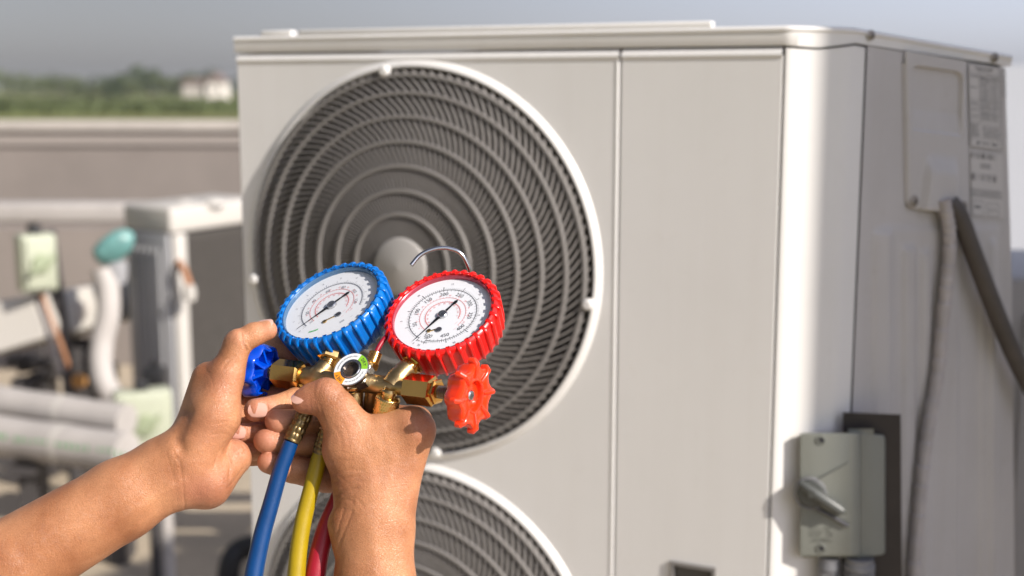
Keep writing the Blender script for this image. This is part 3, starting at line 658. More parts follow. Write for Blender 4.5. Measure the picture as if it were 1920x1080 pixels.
# pipe cover plate with recessed grip
def cov_mask(x, y):
    if x < 1690.5 or x > 1812: return False
    x0 = 1691+(y-90)*.018; x1 = 1807+(y-110)*.012; yb = 392+(x-1697)*.085
    if x < x0-1 or x > x1+1 or y > yb: return False
    r = 12
    for cx, s_ in ((x0+r, -1), (x1-r, 1)):
        if (x-cx)*s_ > 0 and y > yb-r and (x-cx)**2+(y-(yb-r))**2 > r*r: return False
    return True
def cov_h(x, y):
    x0 = 1691+(y-90)*.018; x1 = 1807+(y-110)*.012; yb = 392+(x-1697)*.085
    e = np.minimum(np.minimum(x-x0, x1-x), yb-y)
    r = 12; 
    for cx, s_ in ((x0+r, -1), (x1-r, 1)):
        inn = ((x-cx)*s_ > 0) & (y > yb-r); e = np.where(inn, np.minimum(e, r-np.sqrt((x-cx)**2+(y-(yb-r))**2)), e)
    h = .0042*sm(e, -.6, 2.0)+.0008*sm(e, 2, 6)
    yy = y-(x-1750)*.13
    rx = np.minimum(x-1704, 1799-x); ry = yy-128; rb = 250-yy
    d = np.minimum(np.minimum(rx, ry), rb)
    # rounded upper corners
    for cx, s_ in ((1704+14, -1), (1799-14, 1)):
        inn = ((x-cx)*s_ > 0) & (yy < 128+14); d = np.where(inn, np.minimum(d, 14-np.sqrt((x-cx)**2+(yy-142)**2)), d)
    depth = .0125*(1-.82*sm(yy, 135, 252))
    h = h-depth*sm(d, 0, 4.5)
    # cable hood bulge
    wid = 30+.05*(yy-280); c = 1760-(yy-280)*.08
    h = h+.008*sm(yy, 284, 330)*(1-sm(np.abs(x-c), wid-12, wid+2))
    return h
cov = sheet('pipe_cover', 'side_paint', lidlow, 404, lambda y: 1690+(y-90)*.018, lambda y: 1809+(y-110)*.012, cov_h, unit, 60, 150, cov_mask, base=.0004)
screw(1707, 377, .0052, unit, m='screw_metal'); screw(1799, 387, .0052, unit)
# thin seam line left of the cover plate
# ---- rating plate (flat print)
def quad_fn(c):
    tl, tr, br_, bl_ = [np.array(q_, float) for q_ in c]
    return lambda u, v: (tl*(1-u)+tr*u)*(1-v)+(bl_*(1-u)+br_*u)*v
def prt(b, qf, u0, v0, u1, v1, out, mi=None):
    b.add([side(*qf(u0, v0), out), side(*qf(u1, v0), out), side(*qf(u1, v1), out), side(*qf(u0, v1), out)], [(0, 1, 2, 3)], mi)
mat('print_dark', (.10, .10, .11), .6)
mat('sticker', (.56, .54, .53), .35)
LQ = quad_fn([(1813, 119), (1872, 127.5), (1876, 282), (1817, 274)])
b = MB(); prt(b, LQ, 0, 0, 1, 1, .0016); rp = b.build('rating_plate', 'sticker', unit, smooth=False)
b = MB(); o_ = .0018; random.seed(11)
def hline(v, u0=0, u1=1, w=.0045): prt(b, LQ, u0, v, u1, v+w, o_)
def vline(u, v0, v1, w=.012): prt(b, LQ, u, v0, u+w, v1, o_)
hline(0); hline(.9955); vline(0, 0, 1); vline(.988, 0, 1); vline(.34, .09, .70, .009); vline(.66, .09, .66, .009)
for v in (.09, .12, .16, .42, .51, .59, .66, .70, .90): hline(v, w=.003)
for k in range(14): hline(.13+k*.038, .34, 1, .002)
def words(v, u0, u1, h=.014):
    u = u0
    while u < u1-.02:
        w = random.uniform(.015, .07); prt(b, LQ, u, v, min(u+w, u1), v+h, o_); u += w+random.uniform(.012, .03)
words(.030, .22, .78, .020); words(.062, .30, .70, .012)
for k in range(14): words(.142+k*.038, .38, .64, .013); words(.142+k*.038, .72, .92, .011)
for v in (.13, .27, .45, .475, .54, .62): words(v, .06, .30, .012)
for k in range(9): words(.715+k*.019, .05, .30, .010)
for k in range(7): words(.735+k*.022, .40, .95, .009)
words(.935, .38, .62, .018)
c = LQ(.26, .945)
b2 = [side(c[0]+2.6*math.cos(a), c[1]+3.2*math.sin(a), o_) for a in np.linspace(0, 6.283, 13)[:-1]]; b.add(b2, [tuple(range(12))])
words(.928, .70, .88, .03)
b.build('printed_table', 'print_dark', rp, smooth=False)
BQ = quad_fn([(1818, 282), (1878, 290), (1880, 410), (1820, 404)])
b = MB(); prt(b, BQ, 0, 0, 1, 1, .0014); bs = b.build('barcode_sticker', 'sticker', unit, smooth=False)
b = MB(); o_ = .0016
for (v0, v1) in ((.02, .11), (.34, .45)):
    u = .02
    while u < .80:
        w = random.choice((.008, .012, .02, .03)); prt(b, BQ, u, v0, u+w, v1, o_); u += w+random.choice((.01, .016, .03, .07))
def bwords(v, u0, u1, h=.014):
    u = u0
    while u < u1-.02:
        w = random.uniform(.02, .07); prt(b, BQ, u, v, min(u+w, u1), v+h, o_); u += w+random.uniform(.012, .03)
for k in range(3): bwords(.18+.028*k, .3, .62)
for k in range(5): bwords(.58+k*.028, 0, .95, .012)
def rect(u0, v0, u1, v1, w=.010):
    prt(b, BQ, u0, v0, u1, v0+w*.6, o_); prt(b, BQ, u0, v1, u1, v1+w*.6, o_); prt(b, BQ, u0, v0, u0+w, v1, o_); prt(b, BQ, u1, v0, u1+w, v1, o_)
rect(.02, .76, .36, .99); rect(.48, .78, .86, .86); rect(.48, .90, .86, .98); bwords(.83, .1, .3, .05)
b.build('printed_barcode', 'print_dark', bs, smooth=False)
b = MB()
for k, (ya, yb) in enumerate(((131, 146), (150, 163), (167, 180))):
    q_ = quad_fn([(1877, ya), (1885, ya+1.5), (1885.5, yb+1), (1877.5, yb)]); BQ = q_; rect(.02, .02, .9, .95, .08)
b.build('printed_pictogram', 'print_dark', unit, smooth=False)
# ---- fans
def fan(zc, label):
    c = FP(UF, zc); n = 96
    b = MB(); b.lathe(c, NF, [(RF+.003, -.001), (RF+.0022, .0008), (RF-.001, .0034), (RF-.0040, .0058), (RF-.0058, .0061), (RF-.0072, .0050), (RF-.008, -.012), (RF-.009, -.05)], n=144, ref=EX, cap=False); b.build('fan_ring', 'casing_paint', unit, angle=60)
    b = MB(); b.lathe(c, NF, [(RF-.0092, -.045), (RF-.016, -.12), (RF-.02, -.20), (.0, -.20)], n=72, ref=EX, cap=False); b.build('fan_shroud', 'fan_dark', unit)
    g = MB(); RG = RF-.0105
    dome = lambda r: .008+.027*(1-(r/RG)**2)**.9 if r < RG else .008
    nf = 120; rr = np.linspace(.030, RG, 15)
    for k in range(nf):
        a0 = 2*math.pi*k/nf; up = []; dn = []
        for r in rr:
            a = a0+.72*(r/RG)**2
            p = FP(UF+math.cos(a)*r, zc+math.sin(a)*r, dome(r)); tg = EX*(-math.sin(a))+EZ*math.cos(a)
            w = .0015*min(1, max(.25, r/.17))
            up.append((p+tg*w, p-tg*w)); dn.append((p+tg*w-NF*.0065, p-tg*w-NF*.0065))
        m = len(up); vs_ = []
        for i in range(m): vs_ += [up[i][0], up[i][1], dn[i][1], dn[i][0]]
        fs = [(4*i+j, 4*i+(j+1) % 4, 4*i+4+(j+1) % 4, 4*i+4+j) for i in range(m-1) for j in range(4)]
        g.add(vs_, fs)
    tag(g.build('guard_fins', 'grille_plastic', unit, smooth=False), kind='stuff')
    for f_ in (.27, .39, .515, .64, .765, .885, .975):
        r = RG*f_; h = dome(r); b = MB(); b.lathe(FP(UF, zc), NF, [(r-.0024, h+.0004), (r-.0018, h+.0020), (r+.0018, h+.0020), (r+.0024, h+.0004), (r+.0024, h-.004), (r-.0024, h-.004)], n=120, ref=EX, closed=True); b.build('guard_ring', 'guard_ring_plastic', unit)
    h = dome(.036); b = MB(); b.lathe(FP(UF, zc), NF, [(.0355, h-.012), (.0365, h-.002), (.034, h+.003), (.026, h+.006), (0, h+.009)], n=60, ref=EX); b.build('guard_hub', 'hub_plastic', unit)
    for a in (98, -8, 188, 278):
        p = FP(UF+math.cos(R(a))*(RF-.009), zc+math.sin(R(a))*(RF-.009), .010); b = MB(); b.lathe(p, NF, [(.0065, -.004), (.0065, .003), (.004, .005), (0, .005)], n=16); b.build('guard_clip', 'casing_paint', unit)
    b = MB()
    b.lathe(FP(UF, zc, -.12), NF, [(.05, 0), (.05, .07), (.035, .08), (0, .085)], n=32); b.build('fan_hub', 'fan_dark', unit)
    for k in range(3):
        b = MB(); a0 = k*2.0944; vs_ = []; nr_, na_ = 6, 8
        for i in range(nr_):
            r = .05+(RG-.065)*i/(nr_-1)
            for j in range(na_):
                a = a0+(j/(na_-1))*(1.2)+.25*i/(nr_-1); vs_.append(FP(UF+math.cos(a)*r, zc+math.sin(a)*r, -.115+.055*j/(na_-1)))
        b.add(vs_, [(i*na_+j, i*na_+j+1, (i+1)*na_+j+1, (i+1)*na_+j) for i in range(nr_-1) for j in range(na_-1)]); b.build('fan_blade', 'fan_dark', unit)
fan(ZC[0], 'upper'); fan(ZC[1], 'lower')
# concrete stand
b = MB(); c = FP(.10, ZB/2-.001, -.17); b.box(c, EX*.40, EY*.21, EZ*(ZB/2-.001), bev=.01); tag(b.build('plinth', 'plinth_concrete'), 'grey concrete plinth under the large outdoor unit', 'plinth')

# ------------------------------------------------------------------ isolator switch at the right
vh = Vector((ray(1560, 900).x, ray(1560, 900).y, 0)).normalized(); NB = -vh
p0 = at(1560, 900, 1.388)
def bp(px, py, dep=0):
    dep = dep*.36 if dep > 0 else dep
    return on_plane(px, py, p0+vh*dep, NB)
def rrect(x0, y0, x1, y1, r, n=5):
    out = []
    for (cx, cy, a0) in ((x1-r, y0+r, -90), (x1-r, y1-r, 0), (x0+r, y1-r, 90), (x0+r, y0+r, 180)):
        for k in range(n+1): a = R(a0+90*k/n); out.append((cx+r*math.cos(a), cy+r*math.sin(a)))
    return out
def loft(b, layers, cap0=True, cap1=True, mi=None):
    m = len(layers[0][0]); vs_ = [bp(x, y, d) for (o, d) in layers for (x, y) in o]
    fs = [(j*m+i, j*m+(i+1) % m, (j+1)*m+(i+1) % m, (j+1)*m+i) for j in range(len(layers)-1) for i in range(m)]
    if cap0: fs.append(tuple(range(m)))
    if cap1: fs.append(tuple((len(layers)-1)*m+i for i in range(m)))
    b.add(vs_, fs, mi)
sw = empty('isolator_switch', bp(1560, 930, .06), 'grey green isolator switch with a rotary handle, mounted beside the large unit', 'switch')
b = MB(); loft(b, [(rrect(1501, 814, 1594, 1041, 3), 0), (rrect(1500, 813, 1597, 1042, 4), .0015), (rrect(1500, 812, 1611, 1044, 4), .012), (rrect(1500, 811.5, 1613, 1045, 4), .020)]); b.build('cover', 'switch_plastic', sw, angle=30)
b = MB(); loft(b, [(rrect(1503, 814, 1609, 1043, 4), .019), (rrect(1503, 814, 1609, 1043, 4), .023)], cap0=False, cap1=False); b.build('gasket', 'gland_grey', sw)
b = MB(); loft(b, [(rrect(1501, 812, 1616, 1045, 5), .0225), (rrect(1501, 814, 1640, 1043, 5), .036), (rrect(1502, 815, 1658, 1041, 7), .052), (rrect(1502, 816, 1660, 1040, 7), .066)]); b.build('housing', 'switch_plastic', sw, angle=30)
b = MB(); loft(b, [(rrect(1590, 804, 1638, 816, 2), .03), (rrect(1590, 804, 1638, 816, 2), .05)]); b.build('mounting_tab', 'switch_plastic', sw)
def line_box(b, x0, y0, x1, y1, w, d0_, d1, mi=None):
    L = math.hypot(x1-x0, y1-y0); nx, ny = -(y1-y0)/L*w, (x1-x0)/L*w
    q_ = [(x0+nx, y0+ny), (x1+nx, y1+ny), (x1-nx, y1-ny), (x0-nx, y0-ny)]
    b.add([bp(x, y, d0_) for x, y in q_]+[bp(x, y, d1) for x, y in q_], [(0, 1, 2, 3), (4, 5, 6, 7)]+[(i, (i+1) % 4, 4+(i+1) % 4, 4+i) for i in range(4)], mi)
b = MB()      # raised wedge that carries the handle
tri = [(1502, 912), (1519, 903), (1592, 863), (1592, 985), (1530, 948), (1502, 944)]
vs_ = [bp(x, y, 0.0003) for x, y in tri]; tri2 = [(1503, 915), (1521, 907), (1591, 868), (1591, 978), (1531, 944), (1503, 940)]
dd = [-.0035, -.0055, -.0010, -.0010, -.0065, -.0035]
vs_ += [bp(x, y, e) for (x, y), e in zip(tri2, dd)]
b.add(vs_, [(i, (i+1) % 6, 6+(i+1) % 6, 6+i) for i in range(6)]+[(6, 7, 10, 11), (7, 8, 9, 10)]); b.build('raised_wedge', 'switch_plastic', sw, smooth=False)
b = MB(); b.lathe(bp(1521, 925, -.004), NB, [(.0155, 0), (.0155, .002), (.0145, .003), (.0125, .0034), (0, .0034)], n=36); b.build('handle_disc', 'switch_handle', sw)
b = MB(); b.lathe(bp(1519, 925, -.004), NB, [(.0178, -.003), (.0178, .0022), (.0166, .0027), (.0160, .0006)], n=40, cap=False); b.build('handle_collar', 'gland_grey', sw)
b = MB(); b.tube([bp(1504, 942, -.003), bp(1530, 953, -.0035), bp(1560, 968, -.0035), bp(1590, 986, -.002)], .0022, n=8); b.build('lever_groove', 'print_dark', sw)
b = MB(); b.tube([bp(1501, 906, -.006), bp(1512, 914, -.0085), bp(1530, 927, -.0095), bp(1560, 947, -.0095), bp(1577, 958, -.008), bp(1583, 962, -.006)], [.0040, .0052, .0060, .0066, .0058, .002], n=14); b.box(bp(1521, 925, -.011), EX*.003, EZ*.004, NB*.004); b.build('rotary_handle', 'switch_handle', sw)
for (x, y) in ((1539, 825), (1539, 1028)):
    b = MB(); b.lathe(bp(x, y, .001), NB, [(.0052, -.003), (.0052, .0012), (.0044, .0016), (.0042, -.0006), (0, -.0006)], n=24)
    c = bp(x+1.5, y, 0)
    for s_ in (1, -1): b.box(c+NB*.0007, (vh.cross(EZ)*.7+EZ*.7*s_)*.0026, (vh.cross(EZ)*-.7*s_+EZ*.7)*.0006, NB*.0004, mi=1)
    b.build('screw', ['switch_plastic', 'print_black'], sw, smooth=False)
mat('faint_print', (.10, .105, .09), .6)
b = MB(); ex_ = -vh.cross(EZ); ex_ = ex_ if ex_.x > 0 else -ex_
put_text(b, 'CE', .0060, bp(1555, 1003, -.0003), ex_, EZ)
random.seed(4)
for (x0_, x1_, y_) in ((1517, 1532, 990), (1545, 1558, 990), (1517, 1542, 996), (1547, 1555, 996), (1517, 1540, 1001), (1517, 1538, 1005), (1524, 1554, 1011), (1518, 1560, 1015)):   # rating text, unreadable in the photograph
    x_ = x0_
    while x_ < x1_:
        w_ = random.uniform(.8, 1.8); b.add([bp(x_, y_-1.1, -.0003), bp(x_+w_, y_-1.1, -.0003), bp(x_+w_, y_+1.1, -.0003), bp(x_, y_+1.1, -.0003)], [(0, 1, 2, 3)]); x_ += w_+random.choice((.7, .9, 2.2))
tag(b.build('printed_text', 'faint_print', sw, smooth=False), kind='stuff')
b = MB()
for (x0, x1) in ((1533, 1575), (1581, 1642)):
    b2 = MB(); xc = (x0+x1)/2; c = bp(xc, 1045, .035); r = (x1-x0)/2/F*1.35
    b2.lathe(c, -EZ, [(r*.92, 0), (r*.92, .006), (r*1.0, .0075), (r*1.0, .013), (r*.96, .0135)], n=24); b2.hexa(c-EZ*.0135, c-EZ*.035, r*1.0); b2.tube([c-EZ*.035, c-EZ*.22], r*.6, n=16); b2.build('cable_gland', 'gland_grey', sw)
bk_ = MB(); loft(bk_, [([(1580, 773), (1689, 777), (1693, 1300), (1576, 1300)], .066), ([(1580, 773), (1689, 777), (1693, 1300), (1576, 1300)], .069)])
bp_o = bk_.build('mounting_plate', 'dark_plate'); tag(bp_o, 'dark brown metal mounting plate behind the grey green switch', 'plate')
b = MB(); b.box((bp(1640, 1150, .072)+side(1640, 1150))/2, ex_*.01, EZ*.03, (side(1640, 1150)-bp(1640, 1150, .072))/2); b.build('bracket', 'dark_plate', bp_o); b = MB(); b.box((bp(1640, 850, .072)+side(1640, 850))/2, ex_*.006, EZ*.006, (side(1640, 850)-bp(1640, 850, .072))/2); b.build('bracket', 'dark_plate', bp_o)
# cables leaving the cover
pts = [(1753, 372), (1757, 395), (1763, 430), (1763, 480), (1757, 540), (1750, 610), (1742, 690), (1730, 760), (1719, 830), (1711, 900), (1704, 980), (1698, 1060), (1694, 1200)]
b = MB(); q_ = catmull([side(x, y, .014) for x, y in pts], 16); rr_ = []
for i, p in enumerate(q_): ph = (i*.14+.3*math.sin(i*.21)) % 1.0; rr_.append(.0080*(1-.17*ph+.03*math.sin(i*1.7)))
b.tube(q_, rr_, n=18); o = b.build('taped_conduit', 'conduit_wrap', angle=20); tag(o, 'grey taped conduit running down from the pipe cover', 'cable')
pts = [(1768, 378, .010), (1779, 402, .016), (1800, 470, .02), (1832, 565, .024), (1868, 660, .028), (1904, 735, .032), (1950, 815, .035), (2030, 930, .03)]
b = MB(); b.tube(catmull([side(x, y, d) for x, y, d in pts], 8), .0102, n=20); o = b.build('power_cable', 'cable_dark'); tag(o, 'thick dark cable slanting down to the right edge', 'cable')
# neighbouring cabinet at the right edge and an added unseen box that shades the side
nu = empty('service_cabinet', at(2050, 900, 2.3), 'grey cabinet whose top corner shows at the right edge behind the unit', 'cabinet')
a = at(1880, 520, 2.25); b = MB(); b.box((a.x+.30, a.y+.2, a.z/2), (.30, 0, 0), (0, .2, 0), (0, 0, a.z/2), bev=.01); b.build('body', 'side_paint', nu)
b = MB(); b.box((a.x+.30, a.y-.006, a.z*.5), (.26, 0, 0), (0, .004, 0), (0, 0, a.z*.45), bev=.003); b.build('door', 'side_paint', nu)
SH = Vector((SUN.x, SUN.y, 0)).normalized(); perp = Vector((SH.y, -SH.x, 0))
perp = perp if perp.x > 0 else -perp     # towards the rear right
edge, _n = arc(.50)
k = edge+SH*1.6; b = MB(); wdt = .75
b.box(Vector((k.x, k.y, 0))+(-Vector((SH.y, -SH.x, 0)) if False else Vector((0, 0, 0)))+Vector((-SH.y, SH.x, 0))*wdt+EZ*1.45, Vector((-SH.y, SH.x, 0))*wdt, SH*.12, EZ*1.45)
tag(b.build('cabinet', 'side_paint'), 'tall grey box added outside the picture to shade the side of the unit', 'cabinet')

rk = empty('shade_rack', (.3, 4.05, 0), 'rack of stacked pipes added unseen behind the large unit to shade the roof', 'rack')  # added out of sight so its pipes throw bands of shade on the roof
for x_ in (-.55, .4, 1.15):
    b = MB(); b.box((x_, 4.12, .5), (.03, 0, 0), (0, .03, 0), (0, 0, .5)); b.build('post', 'dark_steel', rk)
for h_, r_, xa_ in ((.20, .05, -.75), (.40, .06, -.7), (.64, .075, -.72), (.92, .05, -.6)):
    b = MB(); b.tube([(xa_, 4.0, h_), (1.25, 4.0, h_)], r_, n=20); b.build('pipe', 'insulation_wrap', rk)
b = MB(); b.box((4.6, 9.6, -.5), (1.25, 0, 0), (0, .3, 0), (0, 0, 2.26)); tag(b.build('sky_block', 'sky_tone'), 'very pale block added in place of sky in the thin strip at the right edge', 'sky filler')  # made-up block coloured like sky, covering the strip where sky belongs

# ------------------------------------------------------------------ the manifold gauge set (held in the hands)
ZOFF = -38
def PG(x, y, z=0): return P(x, y, z+ZOFF)
gs = empty('manifold_gauge_set', PG(680, 718, 0), 'brass manifold with a blue and a red pressure gauge, held in two hands', 'gauge set')
V3 = Vector
mat('print_soft', (.09, .09, .10), .6); mat('bezel_blue', (.10, .20, .34), .25, metal=.3); mat('bezel_red', (.42, .05, .08), .25, metal=.3)
def boot_color(c): return {'blue': ('blue_rubber', 'blue_knob'), 'red': ('red_rubber', 'red_knob')}[c]
def gauge(c, cx, cy, cz, rot, tilt, needle_deg, blue):
    """rot: image rotation of the dial's long axis (deg, counter-clockwise), tilt: degrees away from the viewer"""
    O = PG(cx, cy, cz); ph = R(tilt); th = R(rot)
    dn = (-math.sin(th), math.cos(th))
    n = Dir(math.sin(ph)*dn[0], math.sin(ph)*dn[1], math.cos(ph))
    ex = Dir(math.cos(th), math.sin(th), 0); ex = (ex-n*ex.dot(n)).normalized(); ey = n.cross(ex)
    S = U*(1-(cz+ZOFF)/F)
    def q(r, a, h=0): return O+(ex*math.cos(R(a))*r+ey*math.sin(R(a))*r+n*h)*S
    RG = 93.5
    # rubber boot: its own mesh is the part, the rest are sub-parts
    b = MB(); ax = n
    prof = [(RG+4.5, -16), (RG+4.5, -2), (RG+5.5, 2.0), (RG+8, 3.8), (RG+10, 4.4), (RG+14, 1.5), (RG+15.5, -3), (RG+14.5, -14), (RG+13, -40), (RG+11, -58), (RG+6, -63), (RG-8, -64), (RG-9, -60), (RG-2, -57), (RG+4, -18)]
    b.lathe(O, n, [(r*S, h*S) for r, h in prof], n=128, ref=ex, closed=True)
    nr = 34
    for k in range(nr):
        a = 360*k/nr+2; w = 3.6; sec = [(RG+6, -1, 3.0), (RG+6, 3.5, 2.6), (RG+12, 5.0, 3.1), (RG+18, 2.2, 3.3), (RG+21, -3.0, 3.4), (RG+20.5, -12, 3.4), (RG+18, -40, 3.0), (RG+14.5, -60, 2.2), (RG+8, -64, 2)]
        er = ex*math.cos(R(a))+ey*math.sin(R(a)); et = n.cross(er); vs_ = []
        pr = [(RG+6, -1)]; m = len(sec)
        for (r, h, w) in sec:
            ri = RG+7
            for (dr, dw) in ((0, .55), (-1.1, 1), (-9, 1.25), (-9, -1.25), (-1.1, -1), (0, -.55)):
                vs_.append(O+(er*(max(r+dr, RG+4) if dr > -5 else RG+5)+et*(dw*w)+n*h)*S)
        fs = [(6*i+j, 6*i+(j+1) % 6, 6*i+6+(j+1) % 6, 6*i+6+j) for i in range(m-1) for j in range(6)]+[tuple(range(6)), tuple(6*(m-1)+j for j in range(6))]
        b.add(vs_, fs)
    boot = b.build('pressure_gauge', boot_color(c)[0], gs, angle=50)
    b = MB(); b.lathe(O, n, [((RG-1.5)*S, -20*S), ((RG-1.5)*S, -55*S), (60*S, -62*S), (0, -62*S)], n=64, ref=ex, cap=False); b.build('case', 'steel', boot)
    b = MB(); b.lathe(O, n, [((RG+4.7)*S, .2*S), ((RG+2.5)*S, .6*S), ((RG+1.5)*S, -.6*S), ((RG+1.2)*S, -15*S), ((RG+4.7)*S, -15.5*S)], n=96, ref=ex, closed=True); b.build('inner_bezel', 'bezel_'+c, boot)
    O = O+n*(6.5*S)
    b = MB(); b.lathe(O, n, [((RG+2)*S, -15*S), (0, -15*S)], n=96, ref=ex, cap=False); b.build('dial_face', 'dial_white', boot)
    hh = -14.5; KS = 1.06
    def arc_strip(b, r, w, a0, a1, n_=90, h=hh, mi=None):
        for i in range(n_):
            t0 = a0+(a1-a0)*i/n_; t1 = a0+(a1-a0)*(i+1)/n_
            b.add([q(r-w, t0, h), q(r+w, t0, h), q(r+w, t1, h), q(r-w, t1, h)], [(0, 1, 2, 3)], mi)
    def tick(b, r0, r1, a, w, h=hh, mi=None):
        er = ex*math.cos(R(a))+ey*math.sin(R(a)); et = n.cross(er)
        b.add([O+(er*r0-et*w+n*h)*S, O+(er*r1-et*w+n*h)*S, O+(er*r1+et*w+n*h)*S, O+(er*r0+et*w+n*h)*S], [(0, 1, 2, 3)], mi)
    def num(b, t, size, r, a, mi=None, bold=False, flip=None):
        er = ex*math.cos(R(a))+ey*math.sin(R(a)); et = -(n.cross(er))
        fl = (math.sin(R(a)) < -.60) if flip is None else flip
        if fl: put_text(b, t, size*S, O+(er*r+n*(hh+.1))*S, -et, -er, bold, mi)
        else: put_text(b, t, size*S, O+(er*r+n*(hh+.1))*S, et, er, bold, mi)
    b = MB()
    if not blue:
        A = lambda v: 216-.692*v
        arc_strip(b, 66, .55, A(0), A(500), 120, mi=0)
        for v in range(0, 501, 5): tick(b, 66, 70.5 if v % 50 else 75, A(v), .32 if v % 50 else .6, mi=0)
        for v in range(0, 501, 10): tick(b, 62, 66, A(v), .3, mi=0)
        for v in range(50, 501, 50): num(b, str(v), 11.5, 55, A(v)-1, 0)
        for k, v in enumerate(range(0, 36, 5)): num(b, str(v), 6, 81, A(v*14.5), 0)
        num(b, 'psi', 8, 60, 229, 0, flip=True); num(b, 'bar kg/cm2', 5.0, 71, 226, 0, flip=True)
    else:
        A = lambda v: 205-1.9*v
        arc_strip(b, 62, 1.0, A(0), A(126), 120, mi=1)
        for v in range(0, 127, 2): tick(b, 62, 66.5 if v % 10 else 71, A(v), .32, mi=1)
        for v in range(0, 121, 20): num(b, str(v), 9.5, 50, A(v), 1)
        for k, v in enumerate(range(0, 9)): num(b, str(v), 6.5, 78, A(v*14.5), 1)
        num(b, '---', 6, 66, -62, 1); num(b, '350', 7, 62, -80, 1)
    for (r, w, a0, a1) in ((45, .45, 208, -60), (34, .8, 205, -40)):
        arc_strip(b, r, w, a0, a1, 80, mi=2)
        for k in range(34):
            a = a0+(a1-a0)*k/33; tick(b, r, r+3, a, .28, mi=2)
        for k in range(0, 12): num(b, str((k*10+(0 if r > 40 else 20)) % 130), 4.6, r+6.0 if r > 40 else r-4.5, a0+(a1-a0)*(k+.5)/12, 2)
    num(b, '---', 6, 48, -72, 2); num(b, '----', 5.5, 38, -58, 2)
    if blue:
        for k in range(8): tick(b, 70-k*1.2, 74-k*1.2, 222+k*1.8, .9, mi=3)
    b.build('dial_print', ['print_soft', 'print_grey', 'print_red', 'print_green'], boot, smooth=False)
    # needle
    b = MB(); a = R(needle_deg); er = ex*math.cos(a)+ey*math.sin(a); et = n.cross(er); h0, h1 = -12.2, -11.2
    out = [(81, 0), (40, 1.3), (12, 4.0), (-12, 2.8), (-30, 1.7), (-33, 3.9), (-38, 4.4), (-43, 1.2), (-43, -1.2), (-38, -4.4), (-33, -3.9), (-30, -1.7), (-12, -2.8), (12, -4.0), (40, -1.3)]
    b.prism([O+(er*x*.98+et*y*.8+n*h0)*S for x, y in out], n*(.8*S)); b.build('needle', 'needle_black', boot, smooth=False)
    b = MB(); b.lathe(O, n, [(9.5*S, -15*S), (9.5*S, -10.8*S), (8.0*S, -9.4*S), (0, -9.0*S)], n=28); b.build('needle_hub', 'steel', boot)
    b = MB()
    for (a_, r_, rad) in ((-112 if not blue else -78, 38 if not blue else 37, 6.2),):
        b.lathe(q(r_, a_), n, [(rad*S, -14.8*S), (rad*S, -13*S), (rad*.7*S, -12.4*S), (0, -12.4*S)], n=20)
        b.box(q(r_, a_, -12.3), ex*rad*S*.8, ey*1.0*S, n*.3*S, mi=1)
    b.build('adjuster_screw', ['steel', 'print_black'], boot, smooth=False)
    b = MB(); p = q(44, 222 if not blue else -118); b.lathe(p, n, [(4.4*S, -14.6*S), (4.2*S, -13.0*S), (2.0*S, -12.8*S), (0, -12.8*S)], n=14); b.box(q(38, (222 if not blue else -118)+14, -14), ex*9*S, ey*1.2*S, n*.6*S); b.build('stop_pin', 'brass', boot)
    # lens: slightly domed clear cover
    b = MB(); b.lathe(O, n, [((RG+1.4)*S, -7.4*S), ((RG-6)*S, -6.9*S), ((RG-30)*S, -6.0*S), (30*S, -5.5*S), (0, -5.3*S)], n=72, ref=ex, cap=False); b.build('lens', 'lens_glass', boot)
    return O, ex, ey, n, S
GB = gauge('blue', 619, 567, -125, 24.8, 53.5, 199, True)
GR = gauge('red', 828, 585, -30, 18.6, 47.7, 214, False)

# brass body
def bz(x): return (x-680)*.58
def bar(x, off=0): return PG(x, 718+(x-680)*.117, bz(x)+off)
BD = (bar(700)-bar(660)).normalized()
def ring_profile(b, a, c, r, n=28, mi=None): b.tube([a, c], r, n=n, mi=mi)
b = MB()
b.lathe(bar(556), BD, [(15*U, 0), (17*U, 2*U), (17*U, 20*U), (19.5*U, 24*U), (19.5*U, 60*U), (16.5*U, 66*U), (16.5*U, 158*U), (18.5*U, 166*U), (19*U, 205*U), (16*U, 212*U), (15*U, 262*U)], n=40)
# tees up to the gauges
b.tube(catmull([bar(594), PG(603, 697, -52), PG(613, 686, -58)], 5), [21*U]*5+[19*U]*6, n=28)
b.tube(catmull([bar(736), PG(752, 703, 25), PG(763, 692, 16)], 5), [22*U]*5+[20*U]*6, n=28)
# central sight-glass boss and the lower service ports
b.tube([bar(668), PG(662, 712, 2), PG(660, 704, 12)], [27*U, 27*U, 25*U], n=28)
b.tube([bar(734), PG(731, 738, 40)], [17*U, 14*U], n=24)
b.tube([bar(668, 0), PG(664, 760, 0), PG(660, 790, -5)], [17*U, 16*U, 12*U], n=24)
b.tube([bar(604, 0), PG(596, 745, -34), PG(584, 762, -22)], [15*U, 14*U, 12*U], n=20)
b.tube([bar(660, 0), PG(640, 770, -20), PG(612, 812, -18)], [14*U, 13*U, 11*U], n=20)
b.tube([bar(700, 0), PG(690, 790, -20), PG(664, 868, -30)], [14*U, 13*U, 11*U], n=20)
b.build('manifold_body', 'brass_dull', gs, angle=40)
def threads(a, c, r, turns, name='threaded_stem', m='thread_metal'):
    b = MB(); a = V3(a); c = V3(c); ax = (c-a).normalized(); L = (c-a).length; prof = [(r*.86, 0)]
    for k in range(turns):
        t = L*k/turns; s = L/turns; prof += [(r*.84, t+.05*s), (r, t+.42*s), (r, t+.62*s), (r*.84, t+.98*s)]
    b.lathe(a, ax, prof, n=28); return b.build(name, m, gs, angle=20)
threads(PG(612, 687, -58), PG(618, 673, -66), 17.5*U, 4, 'threaded_neck', 'brass')
threads(PG(762, 693, 16), PG(772, 684, 8), 18*U, 5, 'threaded_neck', 'brass')
